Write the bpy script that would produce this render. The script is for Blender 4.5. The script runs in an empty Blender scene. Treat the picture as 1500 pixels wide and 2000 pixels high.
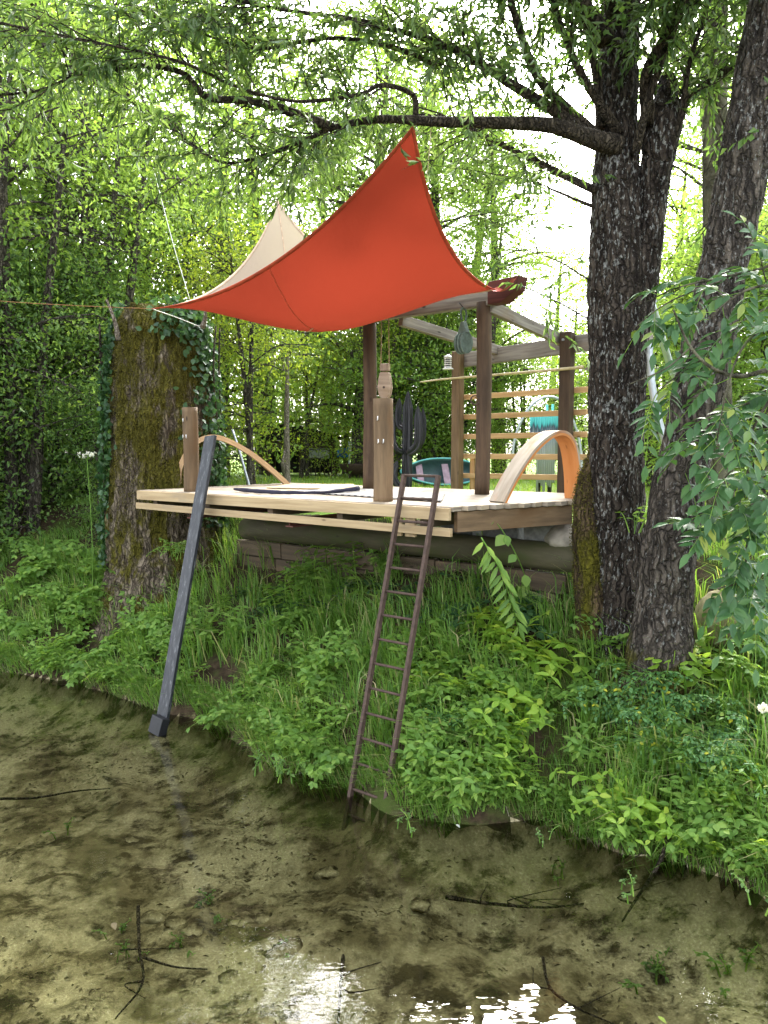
import bpy, math, random
import numpy as np
from mathutils import Vector
R = math.radians
random.seed(7); RNG = np.random.default_rng(11)
scn = bpy.context.scene
# ------------------------------------------------------------------ camera, sky, sun, exposure
EYE = 2.7; PITCH = math.atan(122 / 1500.0); F = 1500.0
cam = bpy.data.objects.new('camera', bpy.data.cameras.new('camera'))
scn.collection.objects.link(cam); scn.camera = cam
cam.location = (0, 0, EYE); cam.rotation_euler = (R(90) - PITCH, 0, 0)
cam.data.sensor_fit = 'VERTICAL'; cam.data.sensor_height = 24.0; cam.data.lens = 24.0 * F / 2000.0
cam.data.clip_end = 600.0
SUN_DIR = Vector((0.20, 0.92, 0.80)).normalized()
world = bpy.data.worlds.new('World'); scn.world = world; world.use_nodes = True
wn = world.node_tree
bg = wn.nodes['Background']; sky = wn.nodes.new('ShaderNodeTexSky'); sky.sky_type = 'NISHITA'; sky.sun_disc = False
sky.sun_elevation = math.asin(SUN_DIR.z); sky.sun_rotation = math.atan2(SUN_DIR.x, SUN_DIR.y)
sky.dust_density = 4.0; sky.air_density = 1.0; sky.ozone_density = 1.0
hs = wn.nodes.new('ShaderNodeHueSaturation'); hs.inputs['Saturation'].default_value = 0.28
wn.links.new(sky.outputs[0], hs.inputs['Color']); wn.links.new(hs.outputs[0], bg.inputs[0]); bg.inputs[1].default_value = 0.15
sl = bpy.data.lights.new('sun', 'SUN'); sl.energy = 0.9; sl.angle = R(12); sl.color = (1.0, 0.95, 0.86)
sun = bpy.data.objects.new('sun', sl); scn.collection.objects.link(sun)
sun.rotation_euler = (-SUN_DIR).to_track_quat('-Z', 'Y').to_euler()
scn.view_settings.view_transform = 'Standard'; scn.view_settings.look = 'None'
scn.view_settings.gamma = 1.0; scn.view_settings.exposure = 3.15
cy = scn.cycles
cy.max_bounces = 7; cy.diffuse_bounces = 3; cy.glossy_bounces = 2; cy.transmission_bounces = 4; cy.transparent_max_bounces = 8
cy.use_denoising = True; cy.caustics_reflective = False; cy.caustics_refractive = False; cy.sample_clamp_indirect = 6.0

# ------------------------------------------------------------------ geometry helpers
CP, SP = math.cos(PITCH), math.sin(PITCH)
def ray(px, py):
    x = (px - 750) / F; y = (1000 - py) / F
    return np.array((x, CP + y * SP, -SP + y * CP))
def P(px, py, Y):
    d = ray(px, py); return np.array((0, 0, EYE)) + d * (Y / d[1])
def PZ(px, py, z):
    d = ray(px, py); return np.array((0, 0, EYE)) + d * ((z - EYE) / d[2])
def V(*a): return np.array(a, float)
def unit(v): return v / (np.linalg.norm(v) + 1e-12)
_H = np.random.default_rng(3).random((64, 64, 64)).astype(np.float32) * 2 - 1
def vnoise(p):
    p = np.asarray(p, float); i = np.floor(p).astype(int); f = p - i; f = f * f * (3 - 2 * f); r = 0
    for a in (0, 1):
        for b in (0, 1):
            for c in (0, 1):
                w = (f[..., 0] if a else 1 - f[..., 0]) * (f[..., 1] if b else 1 - f[..., 1]) * (f[..., 2] if c else 1 - f[..., 2])
                r = r + w * _H[(i[..., 0] + a) & 63, (i[..., 1] + b) & 63, (i[..., 2] + c) & 63]
    return r
def fbm(p, o=4):
    p = np.asarray(p, float); r = 0; a = 0.5
    for k in range(o): r = r + a * vnoise(p * 2.0 ** k + k * 7.3); a *= 0.5
    return r
def link(o, parent=None):
    scn.collection.objects.link(o)
    if parent is not None: o.parent = parent
    return o
def mesh_np(name, verts, faces, mats, parent=None, uv=None, smooth=False, kind=None):
    """faces: (n,3) or (n,4) int array, or a list of index tuples"""
    me = bpy.data.meshes.new(name)
    verts = np.asarray(verts, np.float32)
    if isinstance(faces, np.ndarray):
        n, k = faces.shape
        me.vertices.add(len(verts)); me.vertices.foreach_set('co', verts.ravel())
        me.loops.add(n * k); me.loops.foreach_set('vertex_index', faces.astype(np.int32).ravel())
        me.polygons.add(n); me.polygons.foreach_set('loop_start', np.arange(0, n * k, k, dtype=np.int32))
        me.update(calc_edges=True)
    else:
        me.from_pydata(verts.tolist(), [], faces); me.update()
    if uv is not None and len(uv) == len(me.loops):
        l = me.uv_layers.new(name='UVMap'); l.data.foreach_set('uv', np.asarray(uv, np.float32).ravel())
    if smooth: me.polygons.foreach_set('use_smooth', np.ones(len(me.polygons), bool))
    for m in (mats if isinstance(mats, (list, tuple)) else [mats]): me.materials.append(m)
    o = bpy.data.objects.new(name, me)
    if kind: o['kind'] = kind
    return link(o, parent)
def frames(path):
    path = np.asarray(path, float); t = np.gradient(path, axis=0); t /= np.linalg.norm(t, axis=1)[:, None] + 1e-12
    a = V(0, 0, 1) if abs(t[0][2]) < 0.9 else V(1, 0, 0)
    n = unit(np.cross(t[0], a)); ns = []
    for k in range(len(path)):
        n = unit(n - t[k] * np.dot(n, t[k])); ns.append(n)
    ns = np.array(ns); return t, ns, np.cross(t, ns)
def smooth_path(pts, n):
    pts = np.asarray(pts, float); k = len(pts)
    if k < 3:
        s = np.linspace(0, 1, n)[:, None]; return pts[0] * (1 - s) + pts[-1] * s
    q = np.vstack([2 * pts[0] - pts[1], pts, 2 * pts[-1] - pts[-2]]); out = []
    for s in np.linspace(0, k - 1, n):
        i = min(int(s), k - 2); f = s - i; a, b, c, d = q[i], q[i + 1], q[i + 2], q[i + 3]
        out.append(0.5 * (2 * b + (c - a) * f + (2 * a - 5 * b + 4 * c - d) * f * f + (3 * b - a - 3 * c + d) * f ** 3))
    return np.array(out)
class MB:
    def __init__(s): s.v = []; s.f = []; s.uv = []; s.n = 0
    def add(s, v, f, uv=None):
        v = np.asarray(v, float); s.v.append(v)
        for k, q in enumerate(f):
            s.f.append(tuple(int(i) + s.n for i in q))
            s.uv.extend(uv[k] if uv is not None else [(0, 0)] * len(q))
        s.n += len(v); return s
    def beam(s, a, b, w, h, up=(0, 0, 1)):
        a = np.asarray(a, float); b = np.asarray(b, float); t = unit(b - a); L = np.linalg.norm(b - a)
        sd = unit(np.cross(t, np.asarray(up, float))); u = np.cross(sd, t); o = random.random() * 20
        v = [c + sd * (i * w / 2) + u * (j * h / 2) for c in (a, b) for (i, j) in ((-1, -1), (1, -1), (1, 1), (-1, 1))]
        f = [(0, 1, 2, 3), (7, 6, 5, 4), (1, 0, 4, 5), (2, 1, 5, 6), (3, 2, 6, 7), (0, 3, 7, 4)]
        uv = [[(o, o), (o + .02, o), (o + .02, o + h), (o, o + h)]] * 2
        for k, wd in enumerate((w, h, w, h)):
            q = o + k * 1.7; uv = uv + [[(q, q + wd), (q, q), (q + L, q), (q + L, q + wd)]]
        return s.add(v, f, uv)
    def tube(s, path, r, seg=8, cap=True, disp=None, sec=None):
        path = np.asarray(path, float); n = len(path); r = np.broadcast_to(np.asarray(r, float), (n,)) if np.ndim(r) else np.full(n, r)
        t, a, b = frames(path); th = np.linspace(0, 2 * np.pi, seg, endpoint=False)
        rr = r[:, None] * np.ones(seg)
        if sec is not None: rr = rr * sec(th)[None, :]
        dirs = a[:, None, :] * np.cos(th)[None, :, None] + b[:, None, :] * np.sin(th)[None, :, None]
        pts = path[:, None, :] + dirs * rr[..., None]
        if disp is not None: pts = pts + dirs * disp(pts, th, r)[..., None]
        v = pts.reshape(-1, 3); f = []; uv = []
        L = np.concatenate([[0], np.cumsum(np.linalg.norm(np.diff(path, axis=0), axis=1))]); c = 2 * np.pi * float(np.mean(r)); o = random.random() * 9
        for i in range(n - 1):
            for j in range(seg):
                k = (j + 1) % seg; f.append((i * seg + j, i * seg + k, (i + 1) * seg + k, (i + 1) * seg + j))
                uv.append([(o + L[i], c * j / seg), (o + L[i], c * (j + 1) / seg), (o + L[i + 1], c * (j + 1) / seg), (o + L[i + 1], c * j / seg)])
        if cap:
            f.append(tuple(range(seg))[::-1]); uv.append([(o, 0)] * seg)
            f.append(tuple(range((n - 1) * seg, n * seg))); uv.append([(o + .1 * math.cos(x), .1 * math.sin(x)) for x in th])
        return s.add(v, f, uv)
    def prism(s, poly, e1, e2, org, ext):
        """polygon (2d) in plane e1,e2 at org, extruded by vector ext (centred)"""
        n = len(poly); org = np.asarray(org, float); ext = np.asarray(ext, float)
        v = [org + e1 * x + e2 * y - ext / 2 for x, y in poly] + [org + e1 * x + e2 * y + ext / 2 for x, y in poly]
        f = [tuple(range(n))[::-1], tuple(range(n, 2 * n))] + [(i, (i + 1) % n, n + (i + 1) % n, n + i) for i in range(n)]
        uv = [[poly[i] for i in range(n)][::-1], list(poly)] + [[(0, 0), (.1, 0), (.1, .1), (0, .1)]] * n
        return s.add(v, f, uv)
    def build(s, name, m, parent=None, smooth=False, bevel=0, kind=None):
        o = mesh_np(name, np.vstack(s.v), s.f, m, parent, s.uv, smooth, kind)
        if bevel:
            b = o.modifiers.new('bevel', 'BEVEL'); b.width = bevel; b.segments = 2; b.limit_method = 'ANGLE'
        return o
def tag(o, label, cat, group=None):
    o['label'] = label; o['category'] = cat
    if group: o['group'] = group
    return o
def thing(name, label, cat, loc=(0, 0, 0), group=None):
    o = bpy.data.objects.new(name, None); link(o); o.location = Vector([float(c) for c in loc]); o.empty_display_size = .1
    return tag(o, label, cat, group)
def own(root, base):
    """parts were built in world coordinates: put the empty at the base and keep them in place"""
    root.location = Vector([float(c) for c in base])
    for c in root.children: c.location = -root.location
    return root
def copy_tree(o, parent=None):
    c = o.copy(); scn.collection.objects.link(c)
    if parent is not None: c.parent = parent
    for ch in o.children: copy_tree(ch, c)
    return c
# leaves: arrays of position, direction, normal, length, width
DIA = (np.array([(0, 0, 0), (.45, .5, .12), (1, 0, -.10), (.45, -.5, .12)]), np.array([(0, 3, 2), (0, 2, 1)]))
FULL = (np.array([(0, 0, 0), (.22, .36, .06), (.22, -.36, .06), (.5, .5, .05), (.5, -.5, .05), (.8, .24, -.04), (.8, -.24, -.04), (1, 0, -.12), (.25, 0, 0), (.55, 0, -.02)]),
        np.array([(0, 8, 1), (0, 2, 8), (8, 3, 1), (8, 9, 3), (8, 2, 4), (8, 4, 9), (9, 5, 3), (9, 7, 5), (9, 4, 6), (9, 6, 7)]))
_a = np.linspace(0, 2 * np.pi, 11)[:-1]; _lob = [(.5 - .5 * math.cos(x) * (1.0 if k % 2 == 0 else .68), .56 * math.sin(x) * (1.0 if k % 2 else .72)) for k, x in enumerate(_a)]
LOBE = (np.array([(.45, 0, .04)] + [(x, y, -.04 * (k % 2)) for k, (x, y) in enumerate(_lob)]), np.array([(0, 1 + (k + 1) % 10, 1 + k) for k in range(10)]))
class LF:
    def __init__(s): s.p = []; s.d = []; s.n = []; s.l = []; s.w = []
    def add(s, p, d, n, l, w):
        p = np.atleast_2d(p); m = len(p); s.p.append(p); s.d.append(np.broadcast_to(d, (m, 3))); s.n.append(np.broadcast_to(n, (m, 3)))
        s.l.append(np.broadcast_to(l, (m,))); s.w.append(np.broadcast_to(w, (m,)))
    def build(s, name, m, parent=None, shape=DIA, smooth=False, kind=None):
        p = np.vstack(s.p); d = np.vstack(s.d); n = np.vstack(s.n); l = np.concatenate(s.l); w = np.concatenate(s.w)
        d = d / (np.linalg.norm(d, axis=1)[:, None] + 1e-9); sd = np.cross(d, n); sd /= np.linalg.norm(sd, axis=1)[:, None] + 1e-9; u = np.cross(sd, d)
        T, fc = shape; k = len(T)
        v = p[:, None] + d[:, None] * (T[None, :, 0] * l[:, None])[..., None] + sd[:, None] * (T[None, :, 1] * w[:, None])[..., None] + u[:, None] * (T[None, :, 2] * l[:, None])[..., None]
        f = fc[None] + (np.arange(len(p)) * k)[:, None, None]
        return mesh_np(name, v.reshape(-1, 3), f.reshape(-1, 3), m, parent, None, smooth, kind)
def rdir(n=None, z=0.0, zs=1.0):
    v = RNG.normal(size=(n or 1, 3)); v[:, 2] = v[:, 2] * zs + z; v /= np.linalg.norm(v, axis=1)[:, None]
    return v if n else v[0]

# ------------------------------------------------------------------ materials
def mk(name):
    m = bpy.data.materials.new(name); m.use_nodes = True; t = m.node_tree; t.nodes.clear()
    return m, t, t.nodes.new('ShaderNodeOutputMaterial')
def nd(t, typ, ins=None, **kw):
    n = t.nodes.new(typ)
    for k, v in kw.items(): setattr(n, k, v)
    for k, v in (ins or {}).items():
        if isinstance(v, bpy.types.NodeSocket): t.links.new(v, n.inputs[k])
        else:
            if isinstance(v, tuple) and len(v) == 3 and n.inputs[k].type == 'RGBA': v = (*v, 1)
            n.inputs[k].default_value = v
    return n
def ramp(t, fac, stops):
    r = t.nodes.new('ShaderNodeValToRGB'); e = r.color_ramp.elements
    while len(e) < len(stops): e.new(.5)
    for q, (p, c) in zip(e, stops): q.position = p; q.color = (*c, 1) if len(c) == 3 else (c[0],) * 3 + (1,)
    t.links.new(fac, r.inputs[0]); return r.outputs[0]
def coords(t, kind='Object', scale=(1, 1, 1)):
    c = t.nodes.new('ShaderNodeTexCoord'); mp = nd(t, 'ShaderNodeMapping', {'Vector': c.outputs[kind]}); mp.inputs['Scale'].default_value = scale
    return mp.outputs[0]
def noise(t, vec, scale, detail=4, rough=.55):
    return nd(t, 'ShaderNodeTexNoise', {'Vector': vec, 'Scale': scale, 'Detail': detail, 'Roughness': rough}).outputs[0]
def mixc(t, fac, a, b, typ='MIX'):
    n = nd(t, 'ShaderNodeMix', None, data_type='RGBA', blend_type=typ)
    for k, v in ((0, fac), (6, a), (7, b)):
        if isinstance(v, bpy.types.NodeSocket): t.links.new(v, n.inputs[k])
        else: n.inputs[k].default_value = (*v, 1) if isinstance(v, tuple) else v
    return n.outputs[2]
def mth(t, op, a, b=0.0):
    n = t.nodes.new('ShaderNodeMath'); n.operation = op
    for k, v in ((0, a), (1, b)):
        if isinstance(v, bpy.types.NodeSocket): t.links.new(v, n.inputs[k])
        else: n.inputs[k].default_value = v
    return n.outputs[0]
def principled(t, out, col, rough=.7, bump=None, bstr=.3, bdist=.01, spec=.3, metal=0.0):
    p = nd(t, 'ShaderNodeBsdfPrincipled', {'Base Color': col, 'Roughness': rough, 'Specular IOR Level': spec, 'Metallic': metal})
    if bump is not None:
        b = nd(t, 'ShaderNodeBump', {'Height': bump, 'Strength': bstr, 'Distance': bdist}); t.links.new(b.outputs[0], p.inputs['Normal'])
    t.links.new(p.outputs[0], out.inputs[0]); return p
def wood(name, c1, c2, c3=None, wear=.5, rough=.75, grain=28):
    m, t, o = mk(name)
    g = noise(t, coords(t, 'UV', (1.6, grain, 1)), 1.0, 6, .6); big = noise(t, coords(t, 'UV', (1.2, 3, 1)), 1.3, 4)
    col = ramp(t, g, [(.32, c1), (.62, c2)])
    if c3: col = mixc(t, ramp(t, big, [(wear - .06, (0, 0, 0)), (wear + .1, (1, 1, 1))]), col, c3)
    rnd = nd(t, 'ShaderNodeObjectInfo').outputs['Random']
    col = mixc(t, 1.0, col, ramp(t, rnd, [(0, (.78, .77, .75)), (1, (1.1, 1.1, 1.1))]), 'MULTIPLY')
    knot = nd(t, 'ShaderNodeTexVoronoi', {'Vector': coords(t, 'UV', (2.2, 6, 1)), 'Scale': 1.3}).outputs['Distance']
    col = mixc(t, ramp(t, knot, [(.04, (1, 1, 1)), (.11, (0, 0, 0))]), col, tuple(x * .35 for x in c1))
    principled(t, o, col, rough, g, .35, .004); return m
def leafmat(name, stops, trans, tf=.42, rough=.5):
    m, t, o = mk(name); rnd = nd(t, 'ShaderNodeNewGeometry').outputs['Random Per Island']
    col = ramp(t, rnd, stops); p = nd(t, 'ShaderNodeBsdfPrincipled', {'Base Color': col, 'Roughness': rough, 'Specular IOR Level': .35})
    tr = nd(t, 'ShaderNodeBsdfTranslucent', {'Color': mixc(t, .5, mixc(t, 1.0, col, (2.4, 2.2, 1.0), 'MULTIPLY'), trans)})
    mx = nd(t, 'ShaderNodeMixShader', {0: tf, 1: p.outputs[0], 2: tr.outputs[0]}); t.links.new(mx.outputs[0], o.inputs[0]); return m
def bark(name, dark, light, lichen=.0, moss=None, mossz=(0, 0, 0, 0), sx=9.0, lcol=(.26, .26, .24)):
    m, t, o = mk(name)
    c = coords(t, 'Object', (1, 1, .22)); n1 = noise(t, c, sx * 1.6, 6, .65); c2 = coords(t); n2 = noise(t, c2, 5, 5)
    fur = nd(t, 'ShaderNodeTexVoronoi', {'Vector': mixc(t, .12, coords(t, 'Object', (1, 1, .16)), nd(t, 'ShaderNodeTexNoise', {'Vector': coords(t), 'Scale': 7.0, 'Detail': 4.0}).outputs['Color']), 'Scale': sx * 2.4}, feature='DISTANCE_TO_EDGE').outputs['Distance']
    col = ramp(t, n1, [(.40, dark), (.60, light)]); col = mixc(t, ramp(t, n2, [(.35, (0, 0, 0)), (.75, (.6, .6, .6))]), col, tuple(x * .6 + y * .4 for x, y in zip(light, dark)))
    col = mixc(t, ramp(t, fur, [(.02, (.65, .65, .65)), (.16, (0, 0, 0))]), col, tuple(x * .45 for x in dark))
    if lichen > -.1:
        l1 = noise(t, coords(t, 'Object', (1, 1, .42)), 42, 4, .65); l2 = noise(t, c2, 3.1, 3)
        k = mth(t, 'ADD', mth(t, 'MULTIPLY', l2, .35), l1)
        col = mixc(t, ramp(t, k, [(.80 - lichen, (0, 0, 0)), (.86 - lichen, (1, 1, 1))]), col, lcol)
    if moss:
        z = nd(t, 'ShaderNodeSeparateXYZ', {0: nd(t, 'ShaderNodeNewGeometry').outputs['Position']}).outputs[2]
        mr = nd(t, 'ShaderNodeMapRange', {0: z, 1: mossz[0], 2: mossz[1], 3: mossz[2], 4: mossz[3]}).outputs[0]
        mn = mth(t, 'ADD', noise(t, coords(t, 'Object', (1, 1, .45)), 3.4, 6, .68), mr)
        mc = ramp(t, noise(t, c2, 38, 3), [(.3, tuple(x * .55 for x in moss)), (.7, tuple(x * 1.35 for x in moss))])
        col = mixc(t, ramp(t, mn, [(.53, (0, 0, 0)), (.62, (1, 1, 1))]), col, mc)
    hgt = mth(t, 'ADD', mth(t, 'ADD', n1, mth(t, 'MULTIPLY', noise(t, c2, 60, 3), .35)), mth(t, 'MINIMUM', mth(t, 'MULTIPLY', fur, 4.0), .8))
    principled(t, o, col, .92, hgt, 1.0, .05, .15); return m
def plain(name, c, rough=.6, metal=0.0, var=.25, scale=12, spec=.4):
    m, t, o = mk(name); n = noise(t, coords(t), scale, 5)
    col = ramp(t, n, [(.3, tuple(x * (1 - var) for x in c)), (.7, tuple(min(1, x * (1 + var)) for x in c))])
    principled(t, o, col, rough, n, .15, .004, spec, metal); return m
M = {}
M['pine'] = wood('fresh_pine', (.33, .235, .125), (.47, .355, .205), (.27, .215, .15), .62)
M['deck'] = wood('weathered_deck_board', (.19, .157, .12), (.33, .28, .215), (.38, .305, .205), .56)
M['post'] = wood('stained_post_wood', (.040, .024, .013), (.090, .056, .031), (.12, .078, .046), .62, grain=14)
M['postgrey'] = wood('brown_grey_post_wood', (.085, .054, .028), (.175, .115, .062), (.12, .068, .03), .60, grain=12)
M['greybeam'] = wood('silver_grey_beam', (.12, .10, .085), (.26, .235, .20), (.19, .145, .10), .6)
M['slat'] = wood('orange_pine_slat', (.40, .24, .10), (.55, .36, .17), wear=.9)
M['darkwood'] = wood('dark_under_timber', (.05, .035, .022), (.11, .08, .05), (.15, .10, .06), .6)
M['redsteel'] = plain('red_primer_steel', (.10, .03, .02), .6)
M['rust'] = plain('rusty_iron', (.068, .043, .032), .75, .2, .35, 30)
M['arch'] = wood('bent_grey_laminate', (.40, .33, .25), (.60, .52, .42), (.50, .17, .045), .56, grain=10)
M['archin'] = wood('bent_orange_laminate', (.50, .18, .045), (.60, .25, .08), (.52, .36, .20), .66, grain=8)
M['archl'] = wood('bent_pine_laminate', (.36, .23, .12), (.52, .36, .20), (.40, .21, .09), .6, grain=10)
m, t, o = mk('scuffed_black_plank'); n = noise(t, coords(t, 'UV', (5, 16, 1)), 1.6, 6, .7)
principled(t, o, ramp(t, n, [(.46, (.012, .014, .018)), (.58, (.034, .037, .042)), (.70, (.17, .175, .18))]), .45, n, .2, .004, .4); M['blackplank'] = m
M['blackmetal'] = plain('charcoal_painted_metal', (.018, .019, .022), .42, .3)
M['edge'] = plain('worn_bright_edge', (.30, .31, .33), .5, .5)
M['galv'] = plain('galvanised_pipe', (.42, .46, .50), .4, .6, .15)
M['greenpaint'] = plain('weathered_green_paint', (.10, .14, .115), .7, 0, .35, 25)
M['oldwood'] = wood('grey_pulley_wood', (.22, .16, .11), (.40, .31, .23), (.26, .18, .11), .6, grain=20)
M['dark'] = plain('dark_gap', (.015, .013, .012), .8)
M['whitemetal'] = plain('white_enamel', (.70, .70, .68), .35)
M['rope'] = plain('hemp_rope', (.30, .22, .12), .9)
M['orangerope'] = plain('orange_cord', (.34, .15, .06), .8)
M['whiterope'] = plain('white_cord', (.65, .66, .60), .8)
M['blackcord'] = plain('black_cord', (.02, .02, .02), .7)
M['bamboo'] = plain('pale_bamboo', (.48, .40, .22), .5)
M['concrete'] = plain('grey_concrete_block', (.20, .20, .19), .9, 0, .3, 20)
M['stone'] = plain('pale_limestone', (.36, .32, .26), .9, 0, .4, 7)
M['mstone'] = plain('mossy_bed_stone', (.22, .19, .10), .9, 0, .5, 9)
M['mulch'] = plain('navy_cloth', (.022, .022, .04), .9)
M['straw'] = wood('straw_mat_weave', (.40, .28, .14), (.58, .44, .25), wear=.9, grain=60)
m, t, o = mk('striped_rug'); w_ = nd(t, 'ShaderNodeTexWave', {'Vector': coords(t, 'UV', (1, 1, 1)), 'Scale': 3.2, 'Distortion': 1.6, 'Detail': 3.0}).outputs[1]
principled(t, o, ramp(t, w_, [(.35, (.05, .05, .055)), (.55, (.42, .40, .37))]), .95); M['rug'] = m
# log with green algae, bark types
M['log'] = wood('algae_green_log', (.050, .046, .024), (.10, .088, .050), (.060, .070, .022), .52, grain=9)
M['bark_willow'] = bark('dark_lichened_bark', (.018, .013, .010), (.085, .068, .053), .06, (.055, .06, .010), (1.2, 3.4, .02, -.30))
M['bark_lean'] = bark('brown_grey_furrowed_bark', (.036, .030, .025), (.15, .125, .100), .04, (.07, .065, .012), (1.0, 2.0, .02, -.3))
M['bark_stump'] = bark('mossy_old_bark', (.075, .056, .038), (.25, .205, .145), -.2, (.095, .085, .012), (.4, 4.5, .02, .14), 9.0)
M['bark_moss'] = bark('mossy_root_bark', (.05, .035, .02), (.16, .11, .06), -.2, (.115, .105, .012), (.9, 2.6, .14, -.14))
M['bark_limb'] = bark('grey_brown_limb_bark', (.034, .027, .019), (.13, .105, .075), -.04, None, sx=14)
M['bark_far'] = bark('grey_far_bark', (.05, .042, .032), (.16, .14, .11), -.02, None)
M['bark_smooth'] = bark('smooth_olive_bark', (.075, .07, .045), (.15, .14, .095), -.04, None, sx=3)
M['deadwood'] = bark('bare_dead_wood', (.24, .19, .14), (.48, .42, .35), -.2, None, sx=20)
M['leaf_far'] = leafmat('sunlit_far_leaves', [(0, (.075, .150, .030)), (.5, (.125, .220, .045)), (1, (.190, .285, .070))], (.34, .48, .08), .50)
M['leaf_mid'] = leafmat('mid_green_leaves', [(0, (.050, .110, .028)), (.5, (.085, .170, .042)), (1, (.140, .230, .070))], (.28, .44, .08), .46)
M['leaf_dark'] = leafmat('deep_green_leaves', [(0, (.022, .055, .016)), (.6, (.040, .095, .026)), (1, (.075, .140, .045))], (.14, .28, .05), .35)
M['leaf_yel'] = leafmat('yellow_green_leaves', [(0, (.11, .18, .020)), (.6, (.18, .26, .030)), (1, (.26, .32, .04))], (.50, .60, .06), .45)
M['leaf_willow'] = leafmat('willow_leaves', [(0, (.045, .095, .022)), (.6, (.075, .140, .038)), (.9, (.12, .18, .08)), (1, (.24, .31, .24))], (.20, .32, .06), .38)
M['leaf_ash'] = leafmat('ash_leaves', [(0, (.026, .075, .024)), (.6, (.042, .110, .034)), (.95, (.065, .14, .04)), (1, (.24, .28, .05))], (.12, .26, .05), .24, .45)
M['leaf_herb'] = leafmat('fresh_herb_leaves', [(0, (.085, .175, .034)), (.6, (.145, .265, .050)), (1, (.24, .36, .075))], (.36, .54, .07), .42)
M['leaf_lime'] = leafmat('lime_herb_leaves', [(0, (.14, .26, .030)), (.7, (.22, .36, .045)), (1, (.34, .42, .06))], (.46, .64, .08), .42)
M['leaf_rose'] = leafmat('blue_green_rose_leaves', [(0, (.060, .150, .050)), (.7, (.100, .220, .070)), (.94, (.14, .25, .06)), (1, (.55, .50, .03))], (.16, .38, .09), .34)
M['leaf_ivy'] = leafmat('glossy_ivy_leaves', [(0, (.020, .055, .022)), (.7, (.040, .095, .035)), (1, (.08, .16, .06))], (.10, .22, .04), .25, .32)
M['leaf_dead'] = leafmat('dead_leaf_litter', [(0, (.050, .040, .020)), (.7, (.100, .080, .040)), (1, (.20, .165, .09))], (.08, .06, .02), .1, .9)
M['grass'] = leafmat('bank_grass_blades', [(0, (.075, .170, .030)), (.6, (.130, .26, .045)), (.86, (.20, .31, .07)), (1, (.42, .36, .20))], (.26, .42, .05), .38)
M['lawnblade'] = leafmat('lawn_blades', [(0, (.10, .20, .025)), (.9, (.18, .30, .04)), (.97, (.22, .32, .05)), (1, (.65, .55, .03))], (.40, .55, .05), .4)
M['roots'] = leafmat('bleached_roots', [(0, (.08, .06, .035)), (.8, (.18, .14, .09)), (1, (.42, .37, .30))], (.2, .15, .1), .05, .9)
M['flower'] = leafmat('white_petals', [(0, (.65, .66, .60)), (1, (.8, .8, .76))], (.6, .6, .5), .3)
# ground
m, t, o = mk('bank_soil'); c = coords(t); n1 = noise(t, c, 2.2, 6, .6); n2 = noise(t, c, 14, 5, .65)
col = mixc(t, ramp(t, n2, [(.35, (0, 0, 0)), (.65, (1, 1, 1))]), (.020, .014, .008), (.062, .044, .026))
col = mixc(t, ramp(t, n1, [(.46, (0, 0, 0)), (.58, (1, 1, 1))]), col, (.045, .065, .014))
principled(t, o, col, .95, n2, .8, .03, .1); M['bank'] = m
m, t, o = mk('lawn_turf'); c = coords(t); n1 = noise(t, c, 9, 6, .65); n2 = noise(t, c, .5, 3)
col = ramp(t, n1, [(.3, (.07, .14, .020)), (.7, (.16, .26, .040))]); col = mixc(t, ramp(t, n2, [(.4, (0, 0, 0)), (.7, (.5, .5, .5))]), col, (.20, .22, .06))
principled(t, o, col, .95, n1, .6, .03, .1); M['lawn'] = m
m, t, o = mk('silty_lake_bed'); c = coords(t); n1 = noise(t, c, .95, 6, .62); n2 = noise(t, c, 5.5, 6, .66); n3 = noise(t, c, 55, 3, .6)
sand = ramp(t, n3, [(.25, (.23, .195, .115)), (.6, (.38, .33, .205)), (.74, (.55, .50, .36))])
silt = ramp(t, n2, [(.3, (.070, .058, .029)), (.7, (.21, .172, .095))])
k = mth(t, 'ADD', mth(t, 'MULTIPLY', n1, 1.0), mth(t, 'MULTIPLY', n2, .45))
col = mixc(t, ramp(t, k, [(.64, (1, 1, 1)), (.80, (0, 0, 0))]), sand, silt)
n4 = noise(t, coords(t, 'Object', (1, 1.5, 1)), 3.4, 8, .72)
col = mixc(t, ramp(t, n4, [(.40, (1, 1, 1)), (.50, (0, 0, 0))]), col, ramp(t, n2, [(.35, (.026, .022, .011)), (.65, (.075, .060, .030))]))
principled(t, o, col, .95, mth(t, 'ADD', n2, mth(t, 'MULTIPLY', n3, .25)), .7, .05, .05); M['bed'] = m
m, t, o = mk('clear_pond_water'); c = coords(t)
wv = mth(t, 'ADD', noise(t, c, 1.6, 2), mth(t, 'MULTIPLY', noise(t, coords(t, 'Object', (1, 2.2, 1)), 6, 2), .18))
b = nd(t, 'ShaderNodeBump', {'Height': wv, 'Strength': .16, 'Distance': .05})
fr = nd(t, 'ShaderNodeFresnel', {'IOR': 1.33, 'Normal': b.outputs[0]})
gl = nd(t, 'ShaderNodeBsdfGlossy', {'Color': (1, 1, 1), 'Roughness': .015, 'Normal': b.outputs[0]})
tp = nd(t, 'ShaderNodeBsdfTransparent', {'Color': (.84, .87, .74)})
mx = nd(t, 'ShaderNodeMixShader', {0: fr.outputs[0], 1: tp.outputs[0], 2: gl.outputs[0]}); t.links.new(mx.outputs[0], o.inputs[0]); M['water'] = m
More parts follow.
